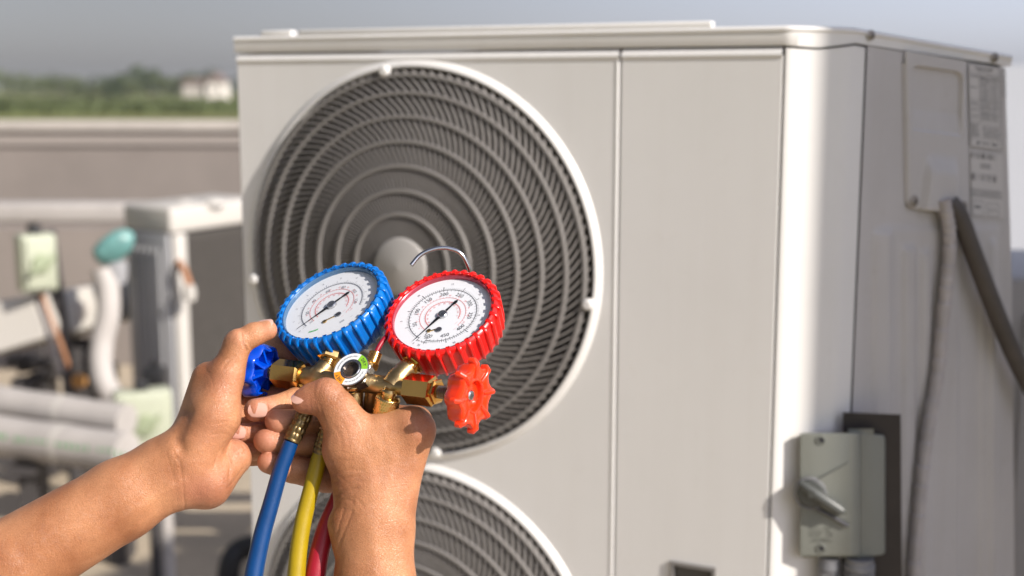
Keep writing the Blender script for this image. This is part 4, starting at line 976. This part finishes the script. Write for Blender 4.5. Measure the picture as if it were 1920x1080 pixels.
b = MB(); b.hexa(PG(617, 676, -64), PG(624, 653, -76), 25*U, n=6, rot=.4); b.build('stem_nut', 'brass', gs, angle=25)
b = MB(); b.hexa(PG(770, 686, 10), PG(790, 667, -10), 23*U, n=6, rot=.2); b.build('stem_nut', 'brass', gs, angle=25)
# bonnets
b = MB(); b.hexa(bar(518), bar(567), 28.5*U, rot=.55); b.build('bonnet_nut', 'brass_orange', gs, angle=25)
b = MB(); b.hexa(bar(764), bar(816), 29*U, rot=.55); b.hexa(bar(815.5), bar(824), 25*U, rot=.3); b.build('bonnet_nut', 'brass_orange', gs, angle=25)
threads(bar(822), bar(846), 12.5*U, 6); threads(bar(500), bar(520), 13*U, 5, m='brass')
# star shaped hand wheels
def knob(cx, d, m, label_free=None, phase=0, r0=1.0):
    """d=+1: outer face towards BD, -1 opposite"""
    ax = BD*d; O = bar(cx); e1 = EZ.copy(); e1 = (e1-ax*e1.dot(ax)).normalized(); s = U*r0
    n = 176; L = 8
    def mod(amp):
        def f(r, h, a, j):
            if not isinstance(amp, (list, tuple)): k = amp
            else: k = amp[j]
            c = math.cos(L*a+phase); lob = (max(0, .5+.5*c))**1.15
            return r*(1+k*(lob-.42))
        return f
    b = MB()
    prof = [(16, -8), (17, -4), (46, -4), (49, -22), (52, -23), (57, -19), (60, -6), (62, 7), (63, 13), (61, 17.5), (56, 19), (48, 18), (37, 15.5), (34.5, 17), (31.5, 17.2), (29.5, 14), (29, 5), (12, 4), (0, 4)]
    amp = [0, 0, .11, .13, .14, .15, .15, .16, .16, .16, .14, .10, .03, 0, 0, 0, 0, 0, 0]
    b.lathe(O, ax, [(r*s, h*s) for r, h in prof], n=n, ref=e1, mod=mod(amp))
    w = b.build('hand_wheel', m, gs, angle=42)
    b = MB()      # hub cone and ribs on the inner side
    b.lathe(O, ax, [(13*s, -34*s), (16*s, -34*s), (20*s, -24*s), (26*s, -4*s), (12*s, -4*s)], n=32, ref=e1, closed=True)
    for k in range(L):
        a = 2*math.pi*k/L-phase/L; er = e1*math.cos(a)+ax.cross(e1)*math.sin(a); et = ax.cross(er)
        v = [(15, -30), (24, -24), (52, -19), (52, -4), (15, -4)]
        b.prism([O+(er*x+ax*h)*s-et*2.6*s for x, h in v], et*5.2*s)
    b.build('hub_ribs', m, w, angle=30)
    if d > 0:
        b = MB()      # ridges running out over the lobes on the face
        for k in range(L):
            a = 2*math.pi*k/L-phase/L; er = e1*math.cos(a)+ax.cross(e1)*math.sin(a)
            b.tube([O+(er*36+ax*15.5)*s, O+(er*52+ax*19)*s, O+(er*66+ax*18)*s, O+(er*71+ax*12)*s, O+(er*71+ax*2)*s], [3*s, 4.8*s, 6.6*s, 7.4*s, 6.6*s], n=14)
        b.build('lobe_ridge', m, w)
        w.children[-1]['kind'] = 'stuff'
        b = MB(); b.lathe(O, ax, [(11.5*s, 4*s), (11.5*s, 7*s), (9.5*s, 9.6*s), (5*s, 10.6*s), (0, 10.8*s)], n=24)
        for p_, q_ in ((e1, ax.cross(e1)), (ax.cross(e1), e1)): b.box(O+ax*10.7*s, p_*5*s, q_*.9*s, ax*.25*s, mi=1)
        b.build('screw', ['steel', 'print_black'], w, smooth=False)
    return w
knob(878, 1, 'red_knob', phase=.5, r0=.90)
knob(487, -1, 'blue_knob', phase=1.0, r0=.86)
# sight glass
SO = PG(658, 692, 34); sn = Dir(-.30, .56, .77); sx = Dir(.95, .30, 0); sx = (sx-sn*sx.dot(sn)).normalized(); sy = sn.cross(sx)
b = MB(); b.lathe(SO, sn, [(33*U, -34*U), (36*U, -30*U), (36*U, -12*U), (34*U, -10*U), (33.0*U, -9.8*U)], n=6, ref=sx)
b.lathe(SO, sn, [(33*U, -12*U), (35.5*U, -3*U), (35.5*U, -.6*U), (34.6*U, 0), (19*U, 0), (18*U, 1.6*U), (16*U, 1.4*U), (15*U, -9*U), (0, -9*U)], n=60, ref=sx); 
sg = b.build('sight_glass', 'steel', gs, angle=30)
b = MB()
def ringseg(b, r0, r1, a0, a1, h, mi, n_=24):
    for i in range(n_):
        t = [R(a0+(a1-a0)*(i+k)/n_) for k in (0, 1)]; v = [SO+(sx*math.cos(x)+sy*math.sin(x))*r*U+sn*h*U for x, r in ((t[0], r0), (t[0], r1), (t[1], r1), (t[1], r0))]
        b.add(v, [(0, 1, 2, 3)], mi)
ringseg(b, 21.5, 34.2, 40, 168, .35, 0); ringseg(b, 21.5, 34.2, 228, 335, .35, 0); ringseg(b, 21.5, 34.2, 168, 228, .35, 1); ringseg(b, 21.5, 34.2, -25, 40, .35, 2)
b.build('indicator_ring', ['dial_white', 'label_orange', 'label_green'], sg, smooth=False)
b = MB()
def ring_text(t, mid, r, size, flip, bold=False, step=None):
    st = step or math.degrees(size*.74/r)
    for i, ch in enumerate(t):
        if ch == ' ': continue
        off = (i-(len(t)-1)/2)*st; a = R(mid+(off if flip else -off)); er = sx*math.cos(a)+sy*math.sin(a); et = sn.cross(er)
        if flip: put_text(b, ch, size*U, SO+er*r*U+sn*.6*U, et, -er, bold)
        else: put_text(b, ch, size*U, SO+er*r*U+sn*.6*U, -et, er, bold)
for k_ in range(46):      # lettering too small to read in the photograph: plain strokes
    a_ = (52+k_*2.35 if k_ < 46 else 0)
    if k_ % 9 != 8: ringseg(b, 26.0+(k_ % 3)*.5, 29.5-(k_ % 2)*.9, a_, a_+1.1, .6, 0, 1)
for k_ in range(42):
    if k_ % 7 != 6: ringseg(b, 26.3+(k_ % 2)*.6, 29.3-(k_ % 3)*.5, 235+k_*2.2, 236+k_*2.2, .6, 0, 1)
ring_text('WET', 198, 27.8, 8.5, False, True); ring_text('DRY', 7, 27.8, 8.5, False, True)
b.build('ring_lettering', 'print_black', sg, smooth=False)
mat('sight_inner', (.09, .06, .04), .25, metal=.5, noise_scale=300, noise_amt=.6)
b = MB(); b.lathe(SO, sn, [(14.9*U, -7*U), (0, -7*U)], n=32, cap=False); b.build('sight_window', 'sight_inner', sg)
b = MB(); b.lathe(SO, sn, [(15.5*U, 1.2*U), (10*U, 3.0*U), (0, 4.0*U)], n=32, cap=False); b.build('sight_lens', 'lens_glass', sg)
# round foot under the boss
b = MB(); b.lathe(PG(660, 722, 22), Dir(0, 1, .35), [(10*U, -14*U), (9*U, -8*U), (18*U, -5*U), (19*U, 0), (14*U, 4*U), (0, 5*U)], n=28); b.build('boss_flange', 'brass', gs)
# hanging hook (wire) with its brass socket
threads(PG(697, 682, 2), PG(705, 661, -8), 13*U, 6, 'hook_socket', 'brass'); 
b = MB(); b.hexa(PG(693, 692, 4), PG(698, 680, 2), 15*U); b.build('socket_nut', 'brass', gs, angle=25)
mat('hook_wire', (.50, .50, .52), .16, metal=1)
hk = [(701, 668, -8), (722, 634, -30), (770, 590, -115), (850, 555, -160), (880, 520, -150), (873, 489, -140), (862, 474, -137), (846, 467, -135), (826, 465, -132), (804, 470, -128), (786, 480, -124), (771, 497, -118)]
q_ = catmull([PG(*p) for p in hk], 8)
b = MB(); b.tube(q_[:12], 5*U, n=12); b.build('hook_sleeve', 'red_hose', gs)
b = MB(); b.tube(q_[9:], 4.4*U, n=12); b.build('hanging_hook', 'hook_wire', gs)
# knurled cap
b = MB(); kc = PG(727, 750, 48); ka = Dir(-.22, -.92, -.25)
b.lathe(kc, ka, [(10*U, -22*U), (15*U, -18*U), (15*U, -13*U), (12*U, -11*U), (12*U, -4*U)], n=28); b.build('cap_neck', 'brass', gs)
b = MB(); nn = 30; H = 44; v = []; f = []; rows = 26
for j in range(rows+1):
    t = j/rows
    for k in range(nn*3):
        a = 2*math.pi*k/(nn*3); r = 22.5-(2.0 if j in (0, rows) else 0)
        g = abs(math.sin(nn/2*a+t*13))*abs(math.sin(nn/2*a-t*13)); r += 1.5*g
        e1 = ka.orthogonal().normalized(); e2 = ka.cross(e1); v.append(kc+ka*(-6+H*t)*U+(e1*math.cos(a)+e2*math.sin(a))*r*U)
m = nn*3
f = [(j*m+k, j*m+(k+1) % m, (j+1)*m+(k+1) % m, (j+1)*m+k) for j in range(rows) for k in range(m)]+[tuple(range(m)), tuple(rows*m+k for k in range(m))]
b.add(v, f); b.build('knurled_cap', 'brass', gs, angle=60)
# hoses with crimped brass ferrules
def hose(name, m, pts, rr, ferr=None):
    b = MB(); q_ = catmull([P(*p) for p in pts], 8); k = len(q_)
    rs = list(np.interp(np.linspace(0, 1, k), np.linspace(0, 1, len(rr)), [r*U for r in rr])); b.tube(q_, rs, n=28); o = b.build(name, m, gs)
    return o
BH = [(546, 828, -12), (537, 852, -10), (525, 885, -7), (508, 945, 0), (491, 1005, 8), (476, 1076, 18), (464, 1160, 30), (455, 1300, 50)]
hb_ = hose('hose', 'blue_hose', BH, [14, 14.5, 15, 15.5, 16.5, 17.5, 18, 19])
YH = [(602, 846, -22), (596, 868, -20), (584, 915, -16), (569, 975, -8), (560, 1030, 0), (555, 1085, 8), (548, 1180, 20), (545, 1300, 40)]
hose('hose', 'yellow_hose', YH, [14, 15, 15.5, 16, 16.5, 17, 18, 19])
RH = [(664, 862, -36), (652, 898, -34), (633, 940, -30), (612, 990, -24), (598, 1040, -16), (590, 1085, -8), (572, 1180, 5), (560, 1300, 20)]
hose('hose', 'red_hose', RH, [15, 16, 17, 18, 19, 20, 20, 20])
def ferrule(a, c, r, name='ferrule', cols=8, rows=4):
    b = MB(); a = V3(a); c = V3(c); ax = (c-a).normalized(); L = (c-a).length; n = cols*10; m = rows*9
    def mod(rad, h, ang, j):
        t = (h-.12*L)/(L*.80)
        if t < 0 or t > 1: return rad
        g = (abs(math.sin(math.pi*rows*t)))**.45*(abs(math.sin(cols/2*ang+(math.floor(rows*t) % 2)*.5)))**.4
        return rad*(.90+.17*g)
    b.lathe(a, ax, [(r*.6, 0)]+[(r, L*j/m) for j in range(m+1)]+[(r*.85, L)], n=n, mod=mod)
    return b.build(name, 'brass_dirty', gs, angle=80)
ferrule(P(574, 770, -22), P(547, 827, -12), 16*U)
ferrule(P(613, 806, -18), P(600, 850, -22), 15*U)
ferrule(P(676, 835, -34), P(660, 875, -36), 15*U)
b = MB(); b.lathe(PG(588, 784, -34), (PG(600, 770, -30)-PG(588, 784, -34)), [(5*U, -6*U), (8*U, -2*U), (8*U, 8*U), (5*U, 12*U)], n=18); b.build('grease_tip', 'brass', gs)

# ------------------------------------------------------------------ the person's arms and hands
class SDF:
    """union of tapered rounded limbs on a grid (reference-pixel units), surfaced as one continuous skin"""
    def __init__(s, lo, hi, h=2.0):
        s.h = h; s.lo = np.array(lo, np.float32)
        s.ax = [np.arange(lo[i], hi[i]+h, h, dtype=np.float32) for i in range(3)]
        s.D = np.full([len(a) for a in s.ax], 60., np.float32)
    def cone(s, a, b, ra, rb, k=10, zs=1.0, D=None, sub=False):
        D = s.D if D is None else D
        a = np.array(a, np.float32); b = np.array(b, np.float32); m = max(ra, rb)+k*2+6; mz = m*max(zs, 1)
        sl = []
        for i in range(3):
            mm = m if i < 2 else mz; l = min(a[i], b[i])-mm; u = max(a[i], b[i])+mm
            i0 = max(0, int((l-s.lo[i])/s.h)); i1 = min(len(s.ax[i]), int((u-s.lo[i])/s.h)+2)
            if i1 <= i0: return
            sl.append(slice(i0, i1))
        X = s.ax[0][sl[0]][:, None, None]; Y = s.ax[1][sl[1]][None, :, None]; Z = s.ax[2][sl[2]][None, None, :]
        # squash along z about the axis line
        ab = b-a; L2 = float((ab*ab).sum())+1e-6
        t = np.clip(((X-a[0])*ab[0]+(Y-a[1])*ab[1]+(Z-a[2])*ab[2])/L2, 0, 1)
        dx = X-a[0]-t*ab[0]; dy = Y-a[1]-t*ab[1]; dz = (Z-a[2]-t*ab[2])/zs
        d = np.sqrt(dx*dx+dy*dy+dz*dz)-(ra+(rb-ra)*t)
        o = D[tuple(sl)]
        if k > 0:
            hh = np.clip(.5+.5*(o-d)/k, 0, 1); o[...] = o*(1-hh)+d*hh-k*hh*(1-hh)
        else: np.minimum(o, d, out=o)
    def chain(s, pts, k=4, D=None, zs=1.0):
        for (p, q) in zip(pts[:-1], pts[1:]): s.cone(p[:3], q[:3], p[3], q[3], k, zs, D)
    def merge(s, E, k):
        hh = np.clip(.5+.5*(s.D-E)/k, 0, 1); s.D = s.D*(1-hh)+E*hh-k*hh*(1-hh)
    def mesh(s):
        D = s.D; ins = D < 0; nx, ny, nz = D.shape
        c = np.zeros((nx-1, ny-1, nz-1), np.int8)
        for i in (0, 1):
            for j in (0, 1):
                for k in (0, 1): c += ins[i:nx-1+i, j:ny-1+j, k:nz-1+k]
        act = (c > 0) & (c < 8); idx = np.argwhere(act); n = len(idx)
        vid = -np.ones(act.shape, np.int32); vid[act] = np.arange(n)
        acc = np.zeros((n, 3)); cnt = np.zeros(n)
        cor = [(i, j, k) for i in (0, 1) for j in (0, 1) for k in (0, 1)]
        val = {q: D[idx[:, 0]+q[0], idx[:, 1]+q[1], idx[:, 2]+q[2]] for q in cor}
        for q in cor:
            for ax in range(3):
                if q[ax]: continue
                r = list(q); r[ax] = 1; r = tuple(r); a, b = val[q], val[r]; m = (a < 0) != (b < 0)
                t = np.where(m, a/(a-b+1e-12), 0); p = np.array(q, float)[None, :].repeat(n, 0); p[:, ax] += t
                acc += p*m[:, None]; cnt += m
        V = (acc/cnt[:, None]+idx)*s.h+s.lo
        faces = []
        for ax in range(3):
            o1, o2 = [(1, 2), (2, 0), (0, 1)][ax]
            A = [slice(None)]*3; B = [slice(None)]*3; A[ax] = slice(0, -1); B[ax] = slice(1, None)
            ch = ins[tuple(A)] != ins[tuple(B)]; e = np.argwhere(ch)
            e = e[(e[:, o1] > 0) & (e[:, o2] > 0) & (e[:, o1] < D.shape[o1]-1) & (e[:, o2] < D.shape[o2]-1)]
            d1 = np.zeros(3, int); d1[o1] = 1; d2 = np.zeros(3, int); d2[o2] = 1
            g = lambda w: vid[w[:, 0], w[:, 1], w[:, 2]]
            f = np.stack([g(e-d1-d2), g(e-d2), g(e), g(e-d1)], 1)
            fl = ins[e[:, 0], e[:, 1], e[:, 2]]; f[~fl] = f[~fl][:, ::-1]; faces.append(f)
        Fs = np.concatenate(faces); Fs = Fs[(Fs >= 0).all(1)]
        return V, Fs
def vnormals(V, Fs):
    n = np.cross(V[Fs[:, 2]]-V[Fs[:, 0]], V[Fs[:, 3]]-V[Fs[:, 1]]); N = np.zeros_like(V)
    for k in range(4): np.add.at(N, Fs[:, k], n)
    return N/(np.linalg.norm(N, axis=1)[:, None]+1e-12)
def pl_dist(V, pts):
    """distance in the picture plane to a polyline and position along it"""
    best = np.full(len(V), 1e9)
    for (a, b) in zip(pts[:-1], pts[1:]):
        a = np.array(a[:2], float); b = np.array(b[:2], float); ab = b-a; t = np.clip(((V[:, :2]-a)@ab)/(ab@ab), 0, 1)
        best = np.minimum(best, np.linalg.norm(V[:, :2]-a-t[:, None]*ab, axis=1))
    return best
def make_skin(name, S, parent, creases, bumps, pink, dark, zmin=None):
    V, Fs = S.mesh(); N = vnormals(V, Fs); front = np.clip((N[:, 2]+.15)/.5, 0, 1)
    disp = np.zeros(len(V))
    for (pts, amp, w, zr) in creases:
        m = front*((V[:, 2] > zr[0]) & (V[:, 2] < zr[1])); d = pl_dist(V, pts); disp -= amp*np.exp(-(d/w)**2)*m
    
    for (pts, amp, w, zr) in bumps:
        m = front*((V[:, 2] > zr[0]) & (V[:, 2] < zr[1])); d = pl_dist(V, pts); disp += amp*np.exp(-(d/w)**2)*m
    V = V+N*disp[:, None]
    tint = np.zeros((len(V), 4), np.float32); tint[:, 3] = 1
    for (c, r, a) in pink:
        d = np.linalg.norm((V-np.array(c, float))*[1, 1, .6], axis=1); tint[:, 0] = np.maximum(tint[:, 0], a*np.exp(-(d/r)**2))
    for (pts, w, a) in dark:
        d = pl_dist(V, pts); tint[:, 1] = np.maximum(tint[:, 1], a*np.exp(-(d/w)**2)*front)
    Wd = Pn(V); me = bpy.data.meshes.new(name)
    me.vertices.add(len(Wd)); me.vertices.foreach_set('co', Wd.astype(np.float32).ravel())
    # picture y runs downwards, so the winding flips
    Fs = Fs[:, ::-1].astype(np.int32)
    me.loops.add(Fs.size); me.loops.foreach_set('vertex_index', Fs.ravel()); me.polygons.add(len(Fs)); me.polygons.foreach_set('loop_start', np.arange(0, Fs.size, 4, dtype=np.int32))
    me.update(calc_edges=True); me.validate()
    at_ = me.color_attributes.new('tint', 'FLOAT_COLOR', 'POINT'); at_.data.foreach_set('color', tint.ravel())
    me.polygons.foreach_set('use_smooth', [True]*len(me.polygons)); me.materials.append(MAT['skin'])
    o = bpy.data.objects.new(name, me); SC.collection.objects.link(o)
    md = o.modifiers.new('relax', 'SMOOTH'); md.factor = .5; md.iterations = 2
    adopt(o, parent); o['_v'] = 0; del o['_v']
    return o, V, N
def nail(c, axis, normal, hl, hw, parent, curve=.35, lift=1.0):
    """c, axis and normal in reference pixels (y down)"""
    a = np.array(axis, float); a /= np.linalg.norm(a); n = np.array(normal, float); n -= a*(n@a); n /= np.linalg.norm(n); w = np.cross(n, a)
    V = []; M = 13
    for i in range(M):
        for j in range(M):
            u = -1+2*i/(M-1); v = -1+2*j/(M-1)
            x = u*math.sqrt(1-.42*v*v*abs(u)); y = v*math.sqrt(1-.38*u*u*(1 if u > 0 else .8))
            h = lift-hw*curve*(y*y)-hl*.10*(x*x)*(1 if x > 0 else .6)
            V.append(np.array(c, float)+a*x*hl+w*y*hw+n*h)
    top = np.array(V); bot = top-n*3.0
    W_ = Pn(np.concatenate([top, bot])); K = M*M; f = [(i*M+j, i*M+j+1, (i+1)*M+j+1, (i+1)*M+j) for i in range(M-1) for j in range(M-1)]
    rim = [j for j in range(M)]+[i*M+M-1 for i in range(1, M)]+[(M-1)*M+j for j in range(M-2, -1, -1)]+[i*M for i in range(M-2, 0, -1)]
    f += [(rim[i], rim[(i+1) % len(rim)], K+rim[(i+1) % len(rim)], K+rim[i]) for i in range(len(rim))]
    b = MB(); b.add([Vector(p) for p in W_], f); return b.build('fingernail', 'nail', parent, angle=60)
pers = empty('person', P(600, 1300, 60), 'person reaching in from below, bare arms and hands holding the gauge set', 'person')

# ---- left arm: comes in from the lower left, palm side towards us
S = SDF((-330, 585, -255), (700, 1330, 125), 2.0)
S.cone((-300, 1262, 25), (0, 1072, 10), 104, 89, 14, .85)
S.cone((0, 1072, 10), (225, 938, 0), 89, 75, 14, .85)
S.cone((225, 938, 0), (316, 886, -4), 75, 68, 16, .80)
S.cone((316, 886, -4), (352, 862, -5), 67, 60, 18, .8)
S.cone((350, 858, 0), (400, 778, 6), 56, 50, 18)      # thenar
S.cone((400, 778, 6), (421, 706, 6), 50, 35, 14)
S.cone((372, 800, -22), (392, 712, -14), 44, 34, 14)
S.cone((340, 905, -10), (385, 903, -18), 48, 50, 16)  # heel
S.cone((385, 903, -20), (436, 858, -40), 47, 36, 16)
S.cone((350, 860, -30), (425, 735, -165), 46, 30, 20)
S.cone((372, 880, -35), (425, 790, -165), 44, 32, 20)
S.cone((400, 880, -40), (425, 845, -150), 40, 30, 20)
Fg = np.full_like(S.D, 60.)
S.chain([(424, 706, 4, 33), (445, 645, 8, 25.5), (476, 627, 6, 21.5), (501, 619, 4, 19)], 7, Fg)                     # thumb
S.chain([(428, 708, -180, 29), (520, 655, -210, 25), (600, 690, -190, 23), (650, 720, -165, 20)], 5, Fg)      # index
S.merge(Fg, 12)
for ch in ([(425, 760, -180, 30), (568, 740, -165, 25), (556, 749, -100, 22.5), (515, 764, -72, 22.5), (479, 769, -52, 22)],
           [(425, 800, -170, 28), (568, 792, -150, 24), (530, 806, -105, 20.5), (480, 811, -82, 19), (446, 812, -66, 18)],
           [(425, 850, -150, 26), (548, 850, -135, 21), (520, 851, -104, 18), (475, 846, -84, 17), (445, 845, -70, 16)]):
    E = np.full_like(S.D, 60.); S.chain(ch, 5, E)
    hh = np.minimum(S.D, E)
    # only the rear root melts into the palm; the curled tips stay separate
    w = np.clip((-(S.ax[2])-95)/20, 0, 1)[None, None, :]
    k = 12.; q_ = np.clip(.5+.5*(S.D-E)/k, 0, 1); sm_ = S.D*(1-q_)+E*q_-k*q_*(1-q_)
    S.D = (hh*(1-w)+sm_*w).astype(np.float32)
ZF_ = (-60, 200)
NZ = (-90, 60)
creases = [([(492, 754), (501, 758), (504, 769), (501, 780), (492, 784)], 1.6, 1.9, NZ), ([(455, 798), (462, 804), (463, 812), (460, 820), (453, 824)], 1.4, 1.8, NZ), ([(455, 835), (460, 843), (456, 852)], 1.2, 1.7, NZ), ([(425, 800), (440, 812), (448, 822)], .5, 2.5, (-60, 200)), ([(400, 795), (425, 790), (445, 796)], .5, 2.2, (-60, 200)), ([(395, 815), (415, 812), (432, 818)], .5, 2.2, (-60, 200)), ([(324, 846), (337, 868), (343, 905), (347, 957)], .8, 2.4, ZF_), ([(312, 850), (322, 880), (330, 915), (333, 950)], .35, 3, ZF_),
           ([(352, 772), (342, 800), (335, 822), (340, 842)], 5.5, 12, ZF_),
           ([(447, 700), (430, 750), (428, 800), (415, 840), (400, 872), (388, 900), (372, 925)], 3.0, 3.2, (-80, 30)),
           ([(463, 657), (455, 640), (452, 626)], 1.5, 2.6, ZF_), ([(470, 653), (463, 640)], 1.3, 2.2, ZF_),
           ([(440, 668), (428, 676), (418, 690)], 1.2, 2.6, ZF_),
           ([(395, 740), (420, 737), (445, 742)], .5, 2.4, ZF_), ([(390, 757), (418, 752), (447, 758)], .8, 2.4, ZF_), ([(385, 690), (398, 712), (402, 735)], .4, 2.4, ZF_),
           ([(340, 930), (290, 955), (220, 1000)], .8, 8, ZF_), ([(345, 905), (300, 925), (240, 965), (180, 1010)], -1.0, 8, ZF_),
           ([(455, 880), (440, 900), (428, 915)], 1.2, 2.4, (-80, 30)), ([(425, 850), (432, 870), (430, 895)], 1.6, 2.6, (-90, 30)),
           ([(500, 752), (503, 765), (499, 780)], .8, 1.8, (-60, 40)), ([(536, 738), (540, 750), (537, 766)], 1.2, 2.2, (-80, 40))]
bumps = [([(440, 620), (446, 632)], 2.2, 10, ZF_), ([(385, 790), (405, 760)], 3.0, 26, ZF_)]
pink = [((485, 770, -35), 34, .55), ((448, 812, -50), 30, .6), ((446, 845, -55), 26, .6), ((508, 620, 8), 26, .45), ((380, 925, 20), 50, .42), ((418, 720, 40), 36, .25), ((444, 628, 30), 22, .3), ((395, 800, 50), 45, .22)]
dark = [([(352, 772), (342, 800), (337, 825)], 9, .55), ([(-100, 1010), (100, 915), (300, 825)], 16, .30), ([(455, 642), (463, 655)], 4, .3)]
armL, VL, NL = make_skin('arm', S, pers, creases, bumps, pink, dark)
nail((483, 769, -31), (-1, .03, -.05), (-.10, -.05, 1), 18.5, 14.0, armL)
nail((446, 811, -49.5), (-1, .02, -.05), (-.12, -.12, 1), 15, 12, armL)
nail((448, 844, -56), (-1, .05, 0), (-.12, -.10, 1), 11, 10, armL)
nail((497, 603, 12), (1, -.16, 0), (.05, -.85, .55), 15, 13, armL, curve=.30, lift=.0)

# ---- right arm: comes up from the bottom, back of the hand towards us
S = SDF((440, 690, -175), (850, 1400, 125), 2.0)
S.cone((706, 1480, 40), (703, 1100, 14), 96, 76, 14, .85)
S.cone((703, 1100, 14), (702, 985, 8), 75, 73, 16, .82)
S.cone((702, 985, 8), (704, 925, 6), 72, 72, 20, .75)
S.cone((658, 985, 12), (662, 1015, 10), 44, 40, 12, .9)        # heel below the thumb
S.cone((700, 920, 12), (712, 840, 18), 66, 62, 20, .6)
S.cone((738, 930, 8), (775, 806, 20), 42, 40, 20, .9)
S.cone((676, 925, 12), (652, 842, 16), 46, 45, 18, .85)
S.cone((652, 842, 16), (652, 805, 16), 45, 43, 16, .85)
S.cone((680, 845, 16), (758, 812, 20), 50, 44, 20, .8)
S.cone((715, 880, -20), (700, 860, -70), 60, 44, 20)
Fg = np.full_like(S.D, 60.)
S.chain([(655, 806, 16, 42), (634, 772, 17, 38), (611, 744, 16, 34.5), (586, 748, 12, 29), (570, 752, 10, 23.5)], 8, Fg, .85)
S.chain([(775, 806, 16, 39), (780, 792, -90, 30), (690, 778, -120, 25), (630, 776, -110, 21)], 8, Fg)
S.merge(Fg, 13)
for ch in ([(760, 830, -60, 34), (720, 812, -125, 27), (620, 792, -100, 24.5), (562, 790, -62, 23.5), (519, 790, -36, 23)],
           [(745, 860, -60, 34), (715, 846, -118, 26), (610, 838, -88, 24.5), (545, 830, -60, 23.5), (498, 827, -34, 23)],
           [(725, 890, -55, 34), (680, 898, -100, 32), (610, 892, -78, 31), (548, 880, -58, 25), (503, 867, -36, 21)]):
    E = np.full_like(S.D, 60.); S.chain(ch, 6, E)
    k = 10.; q_ = np.clip(.5+.5*(S.D-E)/k, 0, 1); sm_ = S.D*(1-q_)+E*q_-k*q_*(1-q_)
    w = np.clip((S.ax[0]-630)/30, 0, 1)[:, None, None]
    S.D = (np.minimum(S.D, E)*(1-w)+sm_*w).astype(np.float32)
ZR = (-30, 200)
creases = [([(632, 929), (650, 921), (668, 915)], 1.65, 4.0, ZR), ([(628, 905), (645, 897), (672, 893)], 1.21, 2.6, ZR), ([(633, 940), (648, 936), (660, 940)], 1.38, 3, ZR), ([(636, 893), (652, 905), (664, 925), (662, 945)], 0.39, 2.4, ZR),
           ([(627, 890), (650, 880), (680, 882)], 0.72, 2.4, ZR), ([(640, 915), (665, 900), (690, 905)], 0.66, 2.4, ZR), ([(645, 930), (670, 935), (682, 950)], 0.72, 2.4, ZR), ([(618, 868), (640, 862), (660, 864)], 0.44, 2.4, ZR),
           ([(612, 850), (634, 846), (652, 850)], 0.39, 2.2, ZR), ([(660, 960), (650, 985), (640, 1008), (634, 1030)], 1.21, 3.4, ZR), ([(645, 955), (637, 980), (632, 1000)], 0.88, 2.4, ZR),
           ([(606, 716), (600, 730), (598, 745)], 0.55, 2.2, ZR), ([(613, 714), (607, 728), (604, 745)], 0.50, 2.0, ZR), ([(621, 716), (616, 728), (612, 742)], 0.44, 2.0, ZR), ([(593, 716), (588, 732), (590, 748)], 0.50, 2, ZR),
           ([(600, 760), (604, 775), (607, 790)], 0.61, 2.4, ZR), ([(582, 742), (580, 756), (584, 770)], 0.44, 2.0, ZR),
           ([(640, 790), (652, 812), (655, 840)], 0.50, 3, ZR), ([(627, 800), (640, 822), (640, 845)], 0.44, 3, ZR), ([(640, 770), (660, 790), (672, 812)], 0.33, 3, ZR), ([(700, 800), (720, 840), (728, 880)], 0.44, 8, ZR)]
bumps = [([(770, 800), (782, 812)], 3.5, 22, ZR), ([(735, 860), (722, 930)], 2.2, 12, ZR), ([(598, 726), (612, 736)], 1.5, 14, ZR), ([(690, 870), (700, 930)], 1.4, 14, ZR), ([(700, 1000), (706, 1080)], 1.5, 16, ZR)]
pink = [((500, 827, -30), 34, .62), ((505, 867, -30), 32, .66), ((515, 790, -35), 40, .70), ((570, 755, 25), 30, .45), ((790, 800, 30), 34, .35), ((600, 722, 30), 24, .30), ((655, 800, 50), 40, .18), ((740, 900, 40), 60, .16)]
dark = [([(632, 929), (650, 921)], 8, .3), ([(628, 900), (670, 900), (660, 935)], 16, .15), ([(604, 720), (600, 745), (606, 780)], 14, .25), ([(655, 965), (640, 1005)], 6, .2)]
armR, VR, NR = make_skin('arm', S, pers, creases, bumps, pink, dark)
nail((561, 741, 24), (-.90, .42, -.10), (-.30, -.70, .66), 18, 15, armR, curve=.32, lift=1.0)
# fine dark hairs on the back of the hand and the forearm
def hairs(V, N, box, n, direction, parent, L=(9, 20), seed=1):
    r = np.random.default_rng(seed); m = np.where((V[:, 0] > box[0]) & (V[:, 0] < box[1]) & (V[:, 1] > box[2]) & (V[:, 1] < box[3]) & (N[:, 2] > .1))[0]
    pk = r.choice(m, n); b = MB()
    for i in pk:
        p = V[i]; d = np.array(direction, float)+r.normal(0, .22, 3); nn_ = N[i]; d -= nn_*(d@nn_); d /= np.linalg.norm(d); l = r.uniform(*L); s = np.cross(nn_, d)*.22
        q = np.array([p-s-nn_*.3, p+s-nn_*.3, p+d*l*.55+nn_*l*.16+s*.6, p+d*l*.55+nn_*l*.16-s*.6, p+d*l+nn_*l*.20]); W_ = Pn(q)
        b.add([Vector(x) for x in W_], [(0, 1, 2, 3), (3, 2, 4)])
    return tag(b.build('arm_hair', 'needle_black', parent, smooth=False), kind='stuff')
mat('hair_brown', (.05, .028, .015), .6)
